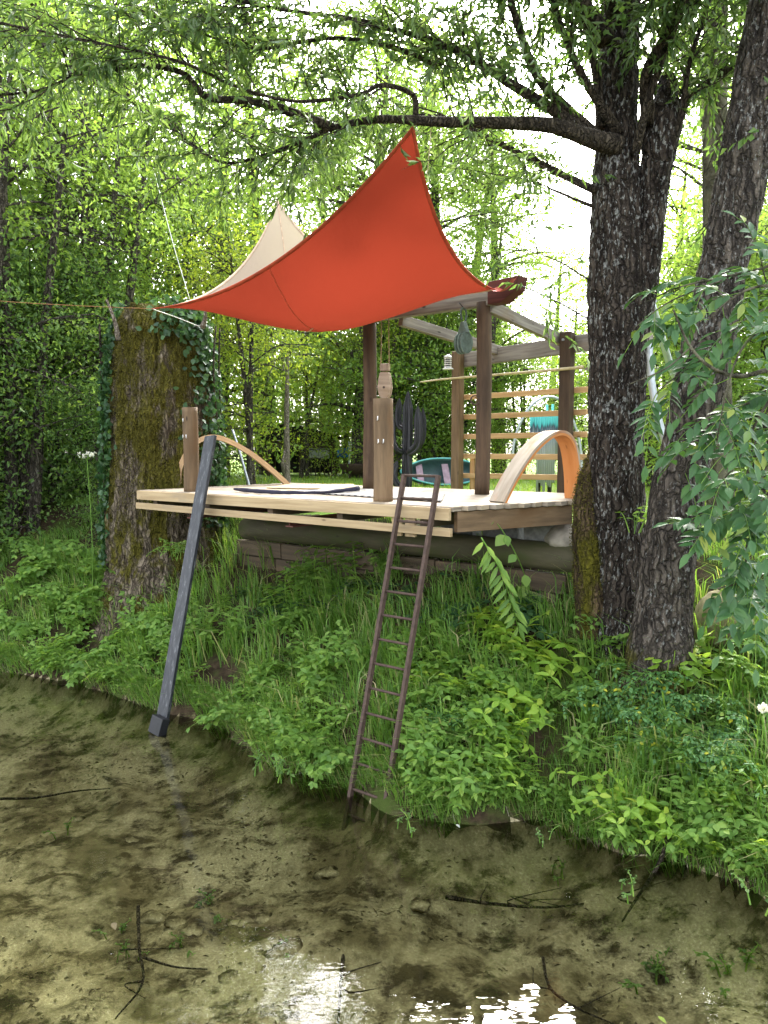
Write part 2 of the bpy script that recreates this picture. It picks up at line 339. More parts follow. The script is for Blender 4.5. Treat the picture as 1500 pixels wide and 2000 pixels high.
# two-sided sail cloth: terracotta below, sky-lit look painted on top as cream to coral
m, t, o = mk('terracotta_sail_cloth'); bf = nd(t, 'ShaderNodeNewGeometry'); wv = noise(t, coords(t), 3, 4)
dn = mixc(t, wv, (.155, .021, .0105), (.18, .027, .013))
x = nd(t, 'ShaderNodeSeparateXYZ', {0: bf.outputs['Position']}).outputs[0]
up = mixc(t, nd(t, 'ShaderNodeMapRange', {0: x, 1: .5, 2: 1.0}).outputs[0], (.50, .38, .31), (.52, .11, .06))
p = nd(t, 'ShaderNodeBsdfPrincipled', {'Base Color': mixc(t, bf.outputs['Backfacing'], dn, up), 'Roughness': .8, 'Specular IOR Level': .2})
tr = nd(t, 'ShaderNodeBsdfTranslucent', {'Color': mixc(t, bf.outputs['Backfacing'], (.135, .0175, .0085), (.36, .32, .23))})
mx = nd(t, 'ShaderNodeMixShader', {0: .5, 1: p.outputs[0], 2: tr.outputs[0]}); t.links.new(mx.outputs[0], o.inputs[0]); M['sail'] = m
wb = nd(t, 'ShaderNodeBump', {'Height': mth(t, 'ADD', noise(t, coords(t, 'Object', (1, 1, .35)), 9, 4), mth(t, 'MULTIPLY', noise(t, coords(t), 220, 2), .15)), 'Strength': .35, 'Distance': .02}); t.links.new(wb.outputs[0], p.inputs['Normal']); t.links.new(wb.outputs[0], tr.inputs['Normal'])
M['hem'] = plain('dark_red_hem', (.40, .06, .022), .85)
M['flap'] = plain('coral_sail_flap', (.34, .055, .035), .85)
M['redend'] = wood('dark_red_beam_end', (.055, .014, .010), (.11, .028, .020), wear=.9)
M['hemtop'] = plain('beige_hem', (.50, .36, .25), .85)

# ------------------------------------------------------------------ terrain
SH = [(-300, 1285), (0, 1312), (120, 1325), (210, 1352), (300, 1385), (380, 1400), (460, 1436), (520, 1490), (600, 1520), (690, 1542), (780, 1588), (880, 1612),
      (960, 1600), (1060, 1605), (1130, 1632), (1220, 1672), (1330, 1688), (1420, 1718), (1500, 1752)]
sh = np.array([PZ(a, b, 0)[:2] for a, b in SH]); sh = np.vstack([[-60, 17], sh, [4.5, 3.7], [40, -12]])
def sdist(x, y):
    p = np.stack([np.ravel(x), np.ravel(y)], 1); best = np.full(len(p), 1e9); sg = np.ones(len(p))
    for a, b in zip(sh[:-1], sh[1:]):
        d = b - a; tt = np.clip(((p - a) @ d) / (d @ d), 0, 1); q = p - (a + tt[:, None] * d); dd = np.hypot(q[:, 0], q[:, 1])
        cr = d[0] * q[:, 1] - d[1] * q[:, 0]; w = dd < best - 1e-9; best = np.where(w, dd, best); sg = np.where(w, np.sign(cr), sg)
    return (best * sg).reshape(np.shape(x))
PS = [-20, -4, -1.6, -.5, -.08, 0, .07, .5, 1.0, 1.6, 2.1, 2.45, 3.2, 4.2, 400]
PZZ = [-.75, -.62, -.48, -.36, -.17, 0, .11, .42, .76, 1.16, 1.44, 1.70, 1.88, 1.93, 1.93]
def terrain(x, y):
    x = np.asarray(x, float); y = np.asarray(y, float); s = sdist(x, y)
    s2 = s + .10 * vnoise(np.stack([x * 2.6, y * 2.6, x * 0], -1)) * np.exp(-(s / 2.0) ** 2)
    z = np.interp(s2, PS, PZZ); p = np.stack([x, y, x * 0], -1); near = np.exp(-np.clip(s - 2.5, 0, 50) / 1.0)
    amp = np.where(s < 0, .07 * np.clip(-s * 1.6, 0, 1), .085 * np.clip(s * 4, 0, 1) * near + .012)
    return z + amp * fbm(p * 1.7, 5) * 1.6 + np.where(s < 0, .06 * np.clip(-s * 2, 0, 1) * fbm(p * 4.6 + 5, 3), 0)
xs = np.concatenate([-5.2 - 1.2 ** np.arange(28, 0, -1) * .5, np.arange(-5.2, 4.6, .06), 4.6 + 1.2 ** np.arange(1, 29) * .5])
ys = np.concatenate([1.2 - 1.25 ** np.arange(20, 0, -1) * .4, np.arange(1.2, 11.5, .06), 11.5 + 1.2 ** np.arange(1, 30) * .5])
X, Y = np.meshgrid(xs, ys); Z = terrain(X, Y); S = sdist(X, Y)
GV = np.stack([X, Y, Z], -1).reshape(-1, 3); nx, ny = len(xs), len(ys)
idx = np.arange(nx * ny).reshape(ny, nx); q = np.stack([idx[:-1, :-1], idx[:-1, 1:], idx[1:, 1:], idx[1:, :-1]], -1).reshape(-1, 4)
zc = GV[q].mean(1)[:, 2]; sc = S.ravel()[q].mean(1)
for nm, msk, mt in (('lake_bed', (sc < .4) & (zc < -.025), 'bed'), ('bank', ~((sc < .4) & (zc < -.025)) & (sc < 3.0), 'bank'), ('lawn', sc >= 3.0, 'lawn')):
    f = q[msk]; u, inv = np.unique(f, return_inverse=True)
    ob = mesh_np(nm, GV[u], inv.reshape(-1, 4), M[mt], None, None, True, 'structure')
    ob['label'] = {'lake_bed': 'silty sandy bed of the clear shallow pond', 'bank': 'steep earth bank between pond and deck', 'lawn': 'bright green lawn behind the deck'}[nm]
w = mesh_np('water', [(-130, -40, 0), (130, -40, 0), (130, 30, 0), (-130, 30, 0)], np.array([(0, 1, 2, 3)]), M['water'], None, None, False, 'structure')
w['label'] = 'clear shallow pond water'
def GP(px, py):
    """where the view ray through a pixel meets the ground"""
    d = ray(px, py); k = np.linspace(2.5, 30, 1400); pts = np.array((0, 0, EYE)) + d[None] * k[:, None]
    h = terrain(pts[:, 0], pts[:, 1]); i = int(np.argmax(pts[:, 2] < h)); return pts[i] if pts[i, 2] < h[i] else pts[-1]
def TZ(x, y): return float(terrain(np.array([x]), np.array([y]))[0])

# ------------------------------------------------------------------ deck
U = V(.79, -.615, 0); U = unit(U); NN = V(-U[1], U[0], 0); ZD = 2.24
def D(u, n, z=ZD): return U * u + NN * n + V(0, 0, z)
FR = PZ(880, 990, ZD); FL = PZ(275, 957, ZD); n0 = float(FR @ NN); uR = float(FR @ U); uL = float(FL @ U); NB = n0 + 2.35
deck = thing('wooden_deck', 'pale board deck cantilevered over the bank beside the mossy stump', 'deck')
rs = (V(1.80, 6.98, 0) - V(FR[0], FR[1], 0)); slope = (rs @ U) / (rs @ NN)
k = 0; n = n0
while n < NB:
    w_ = .136; uend = uR + slope * min(n - n0 + .07, 1.45) + random.uniform(-.012, .012)
    MB().beam(D(uL + random.uniform(-.015, .015), n + w_ / 2, ZD - .02 + random.uniform(-.002, .002)), D(uend, n + w_ / 2, ZD - .02), w_, .04).build('plank', M['deck'], deck, bevel=.004)
    n += .143
MB().beam(D(uL - .01, n0 - .022, ZD - .055), D(uR + .01, n0 - .022, ZD - .060), .036, .10).build('fascia_board', M['pine'], deck, bevel=.003)
MB().beam(D(uL - .02, n0 - .03, ZD - .175), D(uR + .03, n0 - .03, ZD - .205), .036, .068).build('fascia_board', M['pine'], deck, bevel=.003)
for a in (.08, .22): MB().beam(D(uR - .62 + a, n0 + .008, ZD - .27), D(uR - .62 + a, n0 + .008, ZD - .044), .10, .03, NN).build('batten', M['pine'], deck, bevel=.003)
for kk, uu in enumerate((uL + .25, uL + 1.15, uL + 2.1, uL + 3.0, uR - .28)):
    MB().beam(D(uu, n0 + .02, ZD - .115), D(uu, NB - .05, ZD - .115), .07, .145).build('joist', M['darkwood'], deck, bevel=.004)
a = D(uR + slope * .10, n0 + .10, ZD - .13); b = D(uR + slope * 1.35, n0 + 1.35, ZD - .13)
MB().beam(a - U * .05, b - U * .05, .05, .17).build('end_joist', M['postgrey'], deck, bevel=.004)
for uu in (uL + .85, uL + 2.35):
    mb = MB(); mb.beam(D(uu, n0 + .03, ZD - .275), D(uu, NB, ZD - .275), .10, .012); mb.beam(D(uu, n0 + .03, ZD - .235), D(uu, NB, ZD - .235), .010, .08)
    mb.build('steel_beam', M['redsteel'], deck)
own(deck, D(uL, n0, 1.6))

# logs and masonry under the deck
LA, LB_ = V(1.86, 6.92, 0), V(-1.75, 9.72, 0); LU = unit(LB_ - LA)
def log(a, b, r, name, label, m='log'):
    pth = smooth_path([a, (a + b) / 2 + V(0, 0, .015), b], 30)
    o = MB().tube(pth, r, 20, disp=lambda p, th, rr: .012 * fbm(p * 6, 3)).build(name, M[m], None, True); tag(o, label, 'log', 'logs under the deck'); return o
log(LA + V(0, 0, 1.70), LB_ + V(0, 0, 1.70), .135, 'retaining_log', 'long algae green log lying under the deck above the planks')
wall = thing('retaining_wall', 'grey plank wall below the long green log', 'wall')
L_ = np.linalg.norm(LB_ - LA)
x0 = .2
while x0 < L_ - .4:
    ln = random.uniform(.5, .85)
    for row, zz in enumerate((1.46, 1.27, 1.08)):
        a = LA + LU * (x0 + .1 * row) + V(0, 0, zz) - V(LU[1], -LU[0], 0) * 0 ; 
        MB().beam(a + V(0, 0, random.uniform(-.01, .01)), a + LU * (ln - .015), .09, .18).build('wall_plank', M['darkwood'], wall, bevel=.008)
    x0 += ln
own(wall, LA + V(0, 0, 1.0))
for i, (px, py, Yd, sz) in enumerate(((1062, 1040, 7.35, (.34, .19, .19)), (985, 1042, 7.75, (.40, .19, .19)), (900, 1030, 8.2, (.40, .19, .19)))):
    c = P(px, py, Yd); mb = MB(); mb.beam(c + LU * sz[0] / 2, c - LU * sz[0] / 2, sz[1], sz[2]); o = mb.build('concrete_block', M['concrete'], None, bevel=.008)
    tag(o, 'grey concrete block propping the deck on the long log', 'block', 'blocks under the deck')
def rock(name, c, r, m, label, cat='stone', group=None, sq=(1, 1, .75), seed=0, amp=.35):
    a, b = np.meshgrid(np.linspace(0, 2 * np.pi, 25)[:-1], np.linspace(-np.pi / 2, np.pi / 2, 13)); d = np.stack([np.cos(b) * np.cos(a), np.cos(b) * np.sin(a), np.sin(b)], -1).reshape(-1, 3)
    v = d * (r * (1 + amp * fbm(d * 1.6 + seed * 3.7, 4) + .12 * amp * fbm(d * 9 + seed, 2)))[:, None] * np.array(sq) if False else d * (r * (1 + amp * fbm(d * 1.6 + seed * 3.7, 4)))[:, None] * np.array(sq)
    f = []
    for i in range(12):
        for j in range(24): f.append((i * 24 + j, i * 24 + (j + 1) % 24, (i + 1) * 24 + (j + 1) % 24, (i + 1) * 24 + j))
    o = mesh_np(name, v, np.array(f), M[m], None, None, True); o.location = Vector([float(q) for q in c]); return tag(o, label, cat, group)
rock('boulder', P(1106, 1040, 7.15) + V(0, 0, -.06), .19, 'stone', 'pale rough boulder wedged between concrete block and willow trunk', seed=3)
rock('boulder', GP(1420, 1230) + V(0, .1, 0), .30, 'mstone', 'pale mossy rock face beside the leaning trunk foot', seed=9, sq=(.8, .8, 1.1))
rock('boulder', GP(1490, 1560) + V(0, .05, -.05), .15, 'mstone', 'brownish stone at the foot of the grassy bank', seed=5)

# ------------------------------------------------------------------ pergola
A_, B_ = V(-.17, 9.0, 0), V(1.01, 7.9, 0); C_, D_ = V(.97, 10.2, 0), V(2.07, 8.8, 0)
perg = thing('pergola', 'brown timber pergola with grey beams and orange pine slats on the deck', 'pergola')
def post(p, z0, z1, r, m, parent, seg=14, name='post'):
    o = MB().tube(smooth_path([p + V(0, 0, z0), p + V(.01, 0, (z0 + z1) / 2), p + V(0, 0, z1)], 14), r, seg, disp=lambda q, th, rr: .006 * fbm(q * 5, 3)).build(name, M[m], parent, True); return o
def sqpost(p, z0, z1, w, m, parent, name='post', d=None):
    return MB().beam(p + V(0, 0, z0), p + V(0, 0, z1), w, w, U if d is None else d).build(name, M[m], parent, bevel=.012)
post(A_, ZD - .01, 4.22, .080, 'post', perg); pB = post(B_, ZD - .01, 4.18, .077, 'post', perg)
sqpost(C_, 1.85, 3.98, .125, 'postgrey', perg); pD = sqpost(D_, 1.85, 4.02, .135, 'post', perg)
AB = unit(B_ - A_); CD = unit(D_ - C_); CN = V(-CD[1], CD[0], 0)
MB().beam(A_ - AB * .45 + V(0, 0, 4.26) + CN * .0, B_ + AB * .10 + V(0, 0, 4.22), .10, .17).build('front_beam', M['greybeam'], perg, bevel=.006)
# carved end of the front beam, boat-shaped
mb = MB(); e = B_ + AB * .10 + V(0, 0, 4.24)
mb.prism([(0, -.10), (.16, -.10), (.33, .0), (.36, .13), (0, .12)], AB, V(0, 0, 1), e, CN * .14); mb.build('beam_end', M['redend'], perg, bevel=.006)
bo = CN * .105
MB().beam(C_ - CD * .35 + bo + V(0, 0, 3.87), D_ + CD * 1.0 + bo + V(0, 0, 3.90), .07, .19).build('back_beam', M['greybeam'], perg, bevel=.006)
for tt in (.30, 1.04):
    a = A_ + (B_ - A_) * tt + V(0, 0, 4.13); b = C_ + (D_ - C_) * (tt * .78 + .10) + V(0, 0, 3.93) + bo * 2
    MB().beam(a, b, .07, .12).build('rafter', M['greybeam'], perg, bevel=.006)
for zc_, zd_ in ((3.387, 3.372), (3.128, 3.12), (2.87, 2.87), (2.61, 2.615), (2.353, 2.38)):
    MB().beam(C_ + CD * .0 + bo * .95 + V(0, 0, zc_), D_ + CD * .22 + bo * .95 + V(0, 0, zd_), .028, .066).build('slat', M['slat'], perg, bevel=.004)
MB().tube([C_ + CD * .20 + bo * 1.6 + V(0, 0, 1.9), C_ + CD * .20 + bo * 1.6 + V(0, 0, 3.8)], .020, 8).build('rusty_upright', M['rust'], perg, True)
MB().beam(C_ + CD * .13 + bo * 1.5 + V(0, 0, 1.9), C_ + CD * .13 + bo * 1.5 + V(0, 0, 2.58), .075, .03, CN).build('orange_brace', M['slat'], perg, bevel=.003)
mb = MB(); e = D_ + CD * .16 + bo; mb.prism([(0, 0), (.45, .16), (.45, -.16)], CD, V(0, 0, 1), e + V(0, 0, 3.60), CN * .05); mb.build('gusset', M['greybeam'], perg, bevel=.004)
for (p_, z_) in ((D_, 3.93),):
    MB().tube([p_ - CN * .066 + V(0, 0, z_), p_ - CN * .085 + V(0, 0, z_)], .014, 10).build('bolt', M['galv'], pD)
th = np.linspace(0, 2 * np.pi, 17)
ringc = B_ + V(-.085, -.03, 3.20); MB().tube([ringc + V(.045 * math.cos(x), -.012, .045 * math.sin(x)) for x in th], .008, 6, cap=False).build('iron_ring', M['rust'], pB, True)
own(perg, A_ + V(0, 0, ZD))
o = MB().tube(smooth_path([C_ - CD * .55 + bo * .2 - CN * .2 + V(0, 0, 3.61), C_ - CN * .10 + V(0, 0, 3.625), D_ - CN * .10 + V(0, 0, 3.60), D_ + CD * .3 - CN * .1 + V(0, 0, 3.60)], 24), np.linspace(.010, .021, 24), 8).build('bamboo_pole', M['bamboo'], None, True)
tag(o, 'thin pale bamboo pole tied across the pergola posts above the slats', 'pole')

# short deck posts with hooks
def hookpost(px, py, top, r, m, label, hooks):
    b = PZ(px, py, ZD); h = (py - top) / F * b[1]; t_ = thing('mooring_post', label, 'post')
    o = MB().tube(smooth_path([b + V(0, 0, -.02), b + V(.006, 0, h * .5), b + V(0, 0, h)], 16), r, 16, disp=lambda q, th, rr: .007 * fbm(q * V(6, 6, 2), 3) - .010 * np.exp(-((th[None, :] - 4.4) / .07) ** 2)).build('shaft', M[m], t_, True)
    o.data.polygons.foreach_set('use_smooth', [len(p_.vertices) == 4 for p_ in o.data.polygons])
    for (dx, dz) in hooks:
        q = b + V(dx, -math.sqrt(max(r * r - dx * dx, 1e-6)) - .004, h * dz)
        MB().tube([q + V(0, .02, 0), q + V(0, -.025, 0), q + V(.004, -.035, .006), q + V(.004, -.035, .034)], .0045, 6).build('hook', M['whitemetal'], o, True)
    return own(t_, b)
hookpost(748, 979, 780, .088, 'postgrey', 'squat round wooden post at the deck edge just behind the iron ladder', ((-.045, .57), (.0, .57), (-.05, .79)))
hookpost(374, 960, 797, .083, 'postgrey', 'squat round wooden post on the deck corner by the mossy stump', ((-.06, .64), (-.02, .64), (-.055, .83)))

# bent arches
def arch(prof, o_, e1, wd, th_, m_out, m_in, label, back):
    """prof: 2d centre line (along e1, up); wd: width vector; th_: thickness"""
    t_ = thing('bent_timber_arch', label, 'arch'); p = smooth_path([(x, y, 0) for x, y in prof], 40); tg = np.gradient(p, axis=0); tg /= np.linalg.norm(tg, axis=1)[:, None]; nr = np.stack([-tg[:, 1], tg[:, 0], tg[:, 2]], 1)
    L = np.concatenate([[0], np.cumsum(np.linalg.norm(np.diff(p, axis=0), axis=1))]); wl = np.linalg.norm(wd)
    def W(q): return o_ + e1[None] * q[:, :1] + V(0, 0, 1)[None] * q[:, 1:2]
    for nm, a, b, mt in (('outer_layer', 0, th_ / 2, m_out), ('inner_layer', -th_ / 2, -.0015, m_in)):
        i_, o2 = W(p + nr * a), W(p + nr * b); n = len(p); v = np.vstack([i_, o2, o2 + wd, i_ + wd]); f = []; uv = []
        for r_ in range(4):
            s_ = (r_ + 1) % 4; wv_ = (th_ / 2, wl, th_ / 2, wl)[r_]
            for k_ in range(n - 1):
                f.append((r_ * n + k_, r_ * n + k_ + 1, s_ * n + k_ + 1, s_ * n + k_)); uv.append([(L[k_], r_ * .5), (L[k_ + 1], r_ * .5), (L[k_ + 1], r_ * .5 + wv_), (L[k_], r_ * .5 + wv_)])
        for e_ in (0, n - 1): f.append((e_, n + e_, 2 * n + e_, 3 * n + e_)); uv.append([(0, 0), (.02, 0), (.02, .1), (0, .1)])
        MB().add(v, f, uv).build(nm, M[mt], t_)
    return own(t_, o_)
L0 = V(1.04, 6.60, ZD); R0 = V(1.84, 7.16, ZD); e1 = unit(R0 - L0); sp = float(np.linalg.norm(R0 - L0)); wn_ = V(-e1[1], e1[0], 0)
arch([(0, 0), (.16 * sp, .22), (.38 * sp, .45), (.60 * sp, .585), (.78 * sp, .605), (.91 * sp, .50), (.975 * sp, .27), (sp, 0)], L0, e1, wn_ * .18, .045, 'arch', 'archin', 'bent timber arch with flaking orange paint beside the willow trunk', 0)
L0 = PZ(345, 950, ZD); R0 = PZ(570, 947, ZD); e1 = unit(R0 - L0); sp = float(np.linalg.norm(R0 - L0)); wn_ = V(-e1[1], e1[0], 0)
arch([(.02, 0), (.035 * sp, .25), (.13 * sp, .50), (.27 * sp, .612), (.42 * sp, .585), (.63 * sp, .42), (.83 * sp, .19), (.97 * sp, 0)], L0, e1, wn_ * .20, .06, 'archl', 'archl', 'bent bare pine arch on the deck beside the mossy stump', 0)

# black plank leaning from pond to deck
pb, pt = V(-2.15, 7.16, -.04), V(-1.80, 8.02, 2.84)
pl = thing('black_plank', 'scuffed black plank leaning from the pond over the deck edge', 'plank')
MB().beam(pb, pt, .155, .035, NN * -1 + V(0, 0, .3)).build('board', M['blackplank'], pl, bevel=.003)
d_ = unit(pt - pb); mb = MB(); c0 = pb + d_ * .10 + V(0, -.02, 0)
mb.beam(c0 + V(-.03, -.04, -.06), c0 + V(.01, -.015, .10), .17, .09, NN * -1 + V(0, 0, .3)); mb.build('foot_block', M['blackmetal'], pl, bevel=.006)
own(pl, pb)
# iron ladder
lad = thing('iron_ladder', 'rusty iron ladder standing in the pond and leaning on the deck', 'ladder')
nb, nt_ = 4.32, n0 + .015; ub, ut = float(V(-.12, 5.7, 0) @ U), float(V(.296, 6.34, 0) @ U) + .01
def LP(s, side): z = -.32 + s * (2.49 + .32); return U * (ub + (ut - ub) * s + side * .172) + NN * (nb + (nt_ - .02 - nb) * s) + V(0, 0, z)
for sd in (-1, 1): MB().beam(LP(0, sd), LP(1, sd), .030, .045, NN).build('stile', M['rust'], lad, bevel=.003)
for k_ in range(15):
    s = .998 - k_ * .0665; MB().tube([LP(s, -1), LP(s, 1)], .0115, 8).build('rung', M['rust'], lad, True)
own(lad, LP(0, 0))

# mats and cloth on the deck
def sheet(name, quad, z, m, label, cat, nx_=24, ny_=16, amp=.006):
    c = [PZ(a, b, ZD) for a, b in quad]; v = []; uv = []
    for j in range(ny_):
        for i in range(nx_):
            s, t2 = i / (nx_ - 1), j / (ny_ - 1); p = (c[0] * (1 - s) + c[1] * s) * (1 - t2) + (c[3] * (1 - s) + c[2] * s) * t2
            p = p + V(0, 0, z + amp * abs(float(fbm(p * 6, 3)))); v.append(p)
    f = np.array([(j * nx_ + i, j * nx_ + i + 1, (j + 1) * nx_ + i + 1, (j + 1) * nx_ + i) for j in range(ny_ - 1) for i in range(nx_ - 1)])
    vv = np.array(v); uv = vv[f.ravel()][:, :2]; vu = np.stack([uv @ U[:2], uv @ NN[:2]], 1)
    o = mesh_np(name, vv, f, M[m], None, vu, True); sf = o.modifiers.new('thick', 'SOLIDIFY'); sf.thickness = .008; sf.offset = 1; return tag(o, label, cat)
sheet('striped_rug', [(585, 963), (862, 982), (870, 966), (650, 953)], .006, 'rug', 'grey and white striped rug on the deck behind the ladder', 'rug')
sheet('straw_mat', [(520, 955), (700, 957), (690, 947.5), (560, 947.5)], .006, 'straw', 'tan straw mat lying on the deck near the pine arch', 'mat')
pth = smooth_path([PZ(458, 955, ZD + .03), PZ(500, 959, ZD + .03), PZ(560, 962, ZD + .03), PZ(620, 962, ZD + .028), PZ(650, 960, ZD + .03), PZ(700, 954, ZD + .05)], 40)
o = MB().tube(pth, np.interp(np.linspace(0, 1, 40), [0, .1, .4, .6, .8, 1], [.014, .024, .02, .012, .016, .028]), 10, disp=lambda q, th, rr: .010 * fbm(q * 14, 3)).build('rolled_cloth', M['mulch'], None, True)
tag(o, 'dark navy cloth rolled and crumpled on the deck along the straw mat', 'cloth')

# pulleys, lantern, ropes
def oval(a, b, n=20, top=1.0): return [(a * math.cos(x) * (1 if math.sin(x) < 0 else top), b * math.sin(x)) for x in np.linspace(0, 2 * np.pi, n, endpoint=False)]
EX, EZ = V(1, 0, 0), V(0, 0, 1)
gp = thing('green_pulley', 'green triple pulley block hanging from the pergola beam by its hook', 'pulley'); c = P(905, 670, 8.02); ax = unit(V(.75, -.66, 0)); ac = V(-ax[1], ax[0], 0)
ax = unit(V(.55, -.83, 0)); ac = unit(V(.83, .55, 0))
for k_ in (-1, 0, 1):
    MB().prism(oval(.082, .112), ac, EZ, c + ax * (.048 * k_), ax * .026).build('cheek', M['greenpaint'], gp, bevel=.006)
for k_ in (-.5, .5): MB().prism(oval(.062, .085), ac, EZ, c + ax * (.048 * k_), ax * .020).build('sheave', M['dark'], gp)
MB().prism([(-.075, -.02), (.075, -.02), (.022, .10), (-.022, .10)], ax, EZ, c + EZ * .115, ac * .05).build('strap', M['greenpaint'], gp, bevel=.006)
hk = [c + EZ * z_ + ac * x_ for x_, z_ in ((0, .20), (.03, .24), (.034, .31), (.012, .352), (-.022, .345), (-.036, .31), (-.03, .26), (-.018, .235))]
MB().tube(smooth_path(hk, 24), .011, 8).build('hook', M['greenpaint'], gp.children[-1], True)
MB().tube([c + EZ * .355 + ac * .0, B_ * .85 + A_ * .15 + V(0, 0, 4.2) - CN * .08], .005, 6).build('sling', M['blackcord'], gp, True)
own(gp, c)
wp = thing('wooden_pulley', 'old grey wooden pulley block hanging on two ropes from the beam', 'pulley'); c = P(752, 752, 8.72); ac = unit(V(1, -.25, 0)); ax = V(-ac[1], ac[0], 0)
for k_ in (-1, 1): MB().prism([(-.05, .14), (-.068, .06), (-.078, -.03), (-.06, -.12), (-.03, -.16), (.03, -.16), (.06, -.12), (.078, -.03), (.068, .06), (.05, .14)], ac, EZ, c + ax * .038 * k_, ax * .032).build('cheek', M['oldwood'], wp, bevel=.010)
MB().prism(oval(.055, .055), ac, EZ, c - EZ * .03, ax * .03).build('sheave', M['dark'], wp)
MB().beam(c + EZ * .155, c + EZ * .235, .085, .105, ac).build('head_block', M['oldwood'], wp, bevel=.008)
MB().tube([c - EZ * .03 - ax * .06, c - EZ * .03 + ax * .06], .014, 8).build('axle_pin', M['rust'], wp)
for k_ in (-1, 1): MB().tube(smooth_path([c + EZ * .20 + ac * .05 * k_, c + EZ * .4 + ac * .045 * k_, c + V(0, 0, .80) + ac * (.042 * k_)], 6), .007, 6).build('rope', M['rope'], wp, True)
own(wp, c)
lt = thing('ribbed_lantern', 'small white ribbed lantern hanging at the back beam end', 'lantern'); c = P(875, 708, 10.02)
for k_ in range(5): MB().tube([c + EZ * (.055 - k_ * .026), c + EZ * (.046 - k_ * .026)], .045, 16).build('rib', M['whitemetal'], lt, True)
MB().tube([c + EZ * .07, c - EZ * .07], .026, 12).build('core', M['dark'], lt); MB().tube([c + EZ * z_ for z_ in (.060, .078, .095, .1)], [.05, .045, .02, .006], 16).build('cap', M['whitemetal'], lt, True)
MB().tube([c - EZ * .068, c - EZ * .078, c - EZ * .09], [.05, .068, .07], 16).build('base', M['whitemetal'], lt, True); MB().tube([c + EZ * .1, C_ + V(-.1, -.03, 3.95)], .004, 5).build('hanger', M['rust'], lt)
own(lt, c)

# cactus sculpture
cac = thing('metal_cactus', 'charcoal metal cactus sculpture standing behind the deck', 'sculpture'); YC = 10.5
star = lambda th: 1 + .16 * np.cos(th * 7)
def cact(name, pts, r, parent):
    pth = smooth_path([P(a, b, YC + dy) for a, b, dy in pts], 22); s = np.linspace(0, 1, 22); rr = r * np.clip(np.minimum(1, (1 - s) / .16 + .04), 0, 1) ** .7 * np.clip(.75 + s * 2, 0, 1)
    o = MB().tube(pth, rr, 28, sec=star).build(name, M['blackmetal'], parent, False); return o
cact('stem', [(795, 965, 0), (795, 900, 0), (796, 840, 0), (797, 764, 0)], .064, cac)
cact('arm', [(795, 885, 0), (776, 878, -.05), (768, 855, -.05), (767, 805, -.05)], .032, cac)
cact('arm', [(797, 886, -.1), (814, 872, -.16), (818, 850, -.18), (816, 792, -.18)], .056, cac)
cact('arm', [(797, 878, .1), (820, 868, .1), (827, 845, .1), (826, 796, .1)], .036, cac)
cact('arm', [(794, 838, .1), (781, 832, .15), (778, 815, .16), (780, 777, .16)], .044, cac)
cact('arm', [(794, 960, -.1), (775, 945, -.12), (768, 925, -.12), (776, 900, -.1)], .045, cac)
own(cac, P(795, 985, YC))

# ------------------------------------------------------------------ shade sail and its lines
Lc, Pc, Rc, Qc = P(296, 603, 8.4), P(808, 243, 6.0), P(968, 566, 7.6), P(541, 388, 10.2)
def edge(a, b, off, skew=0.0):
    m_ = (a + b) / 2 + off
    def f(s):
        s = np.asarray(s, float)[..., None]; q = 2 * m_ - (a + b) / 2; s2 = s + skew * s * (1 - s); return a * (1 - s2) ** 2 + 2 * q * s2 * (1 - s2) + b * s2 ** 2
    return f
eLP, ePR = edge(Lc, Pc, V(.08, .08, -.26)), edge(Pc, Rc, V(-.09, .04, -.20)); eQR, eLQ = edge(Qc, Rc, V(-.1, -.1, -.45)), edge(Lc, Qc, V(.14, .0, -.30))
NS, NT = 61, 49
s_ = np.linspace(0, 1, NS); t_ = np.linspace(0, 1, NT); SS, TT = np.meshgrid(s_, t_)
def sailp(s, t2):
    s = np.asarray(s, float); t2 = np.asarray(t2, float); a = s[..., None]; b = t2[..., None]
    bl = Lc * (1 - a) * (1 - b) + Pc * a * (1 - b) + Qc * (1 - a) * b + Rc * a * b
    p = (1 - b) * eLP(s) + b * eQR(s) + (1 - a) * eLQ(t2) + a * ePR(t2) - bl
    w_ = (16 * a * (1 - a) * b * (1 - b)); wr = fbm(np.stack([s * 3 + t2 * 2, t2 * 5 - s * 2, s * 0], -1), 3)[..., None]
    return p + V(0, 0, 1) * (-.37 * w_ + .025 * wr * np.sqrt(np.clip(w_, 0, 1)))
SV = sailp(SS, TT).reshape(-1, 3); sid = np.arange(NS * NT).reshape(NT, NS)
sf_ = np.stack([sid[:-1, :-1], sid[1:, :-1], sid[1:, 1:], sid[:-1, 1:]], -1).reshape(-1, 4)
sail = thing('shade_sail', 'orange four cornered shade sail strung high over the deck', 'shade sail')
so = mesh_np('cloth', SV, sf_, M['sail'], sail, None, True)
def strip(name, ss, tt, wid, m, ins):
    a = sailp(ss, tt); b = sailp(np.clip(ss + ins[0], 0, 1), np.clip(tt + ins[1], 0, 1)); dv = b - a; dv = dv / (np.linalg.norm(dv, axis=1)[:, None] + 1e-9) * wid
    tg = np.gradient(a, axis=0); nr = np.cross(tg, dv); nr = nr / (np.linalg.norm(nr, axis=1)[:, None] + 1e-9); n = len(a)
    v = np.vstack([a - nr * .004 - dv * .02, a + dv - nr * .004, a + dv + nr * .004, a + nr * .004 - dv * .02]); f = []
    for r_ in range(4):
        for k_ in range(n - 1): f.append((r_ * n + k_, r_ * n + k_ + 1, ((r_ + 1) % 4) * n + k_ + 1, ((r_ + 1) % 4) * n + k_))
    return mesh_np(name, v, np.array(f), m, sail, None, True)
q_ = np.linspace(0, 1, 60); z_, o_ = np.zeros(60), np.ones(60)
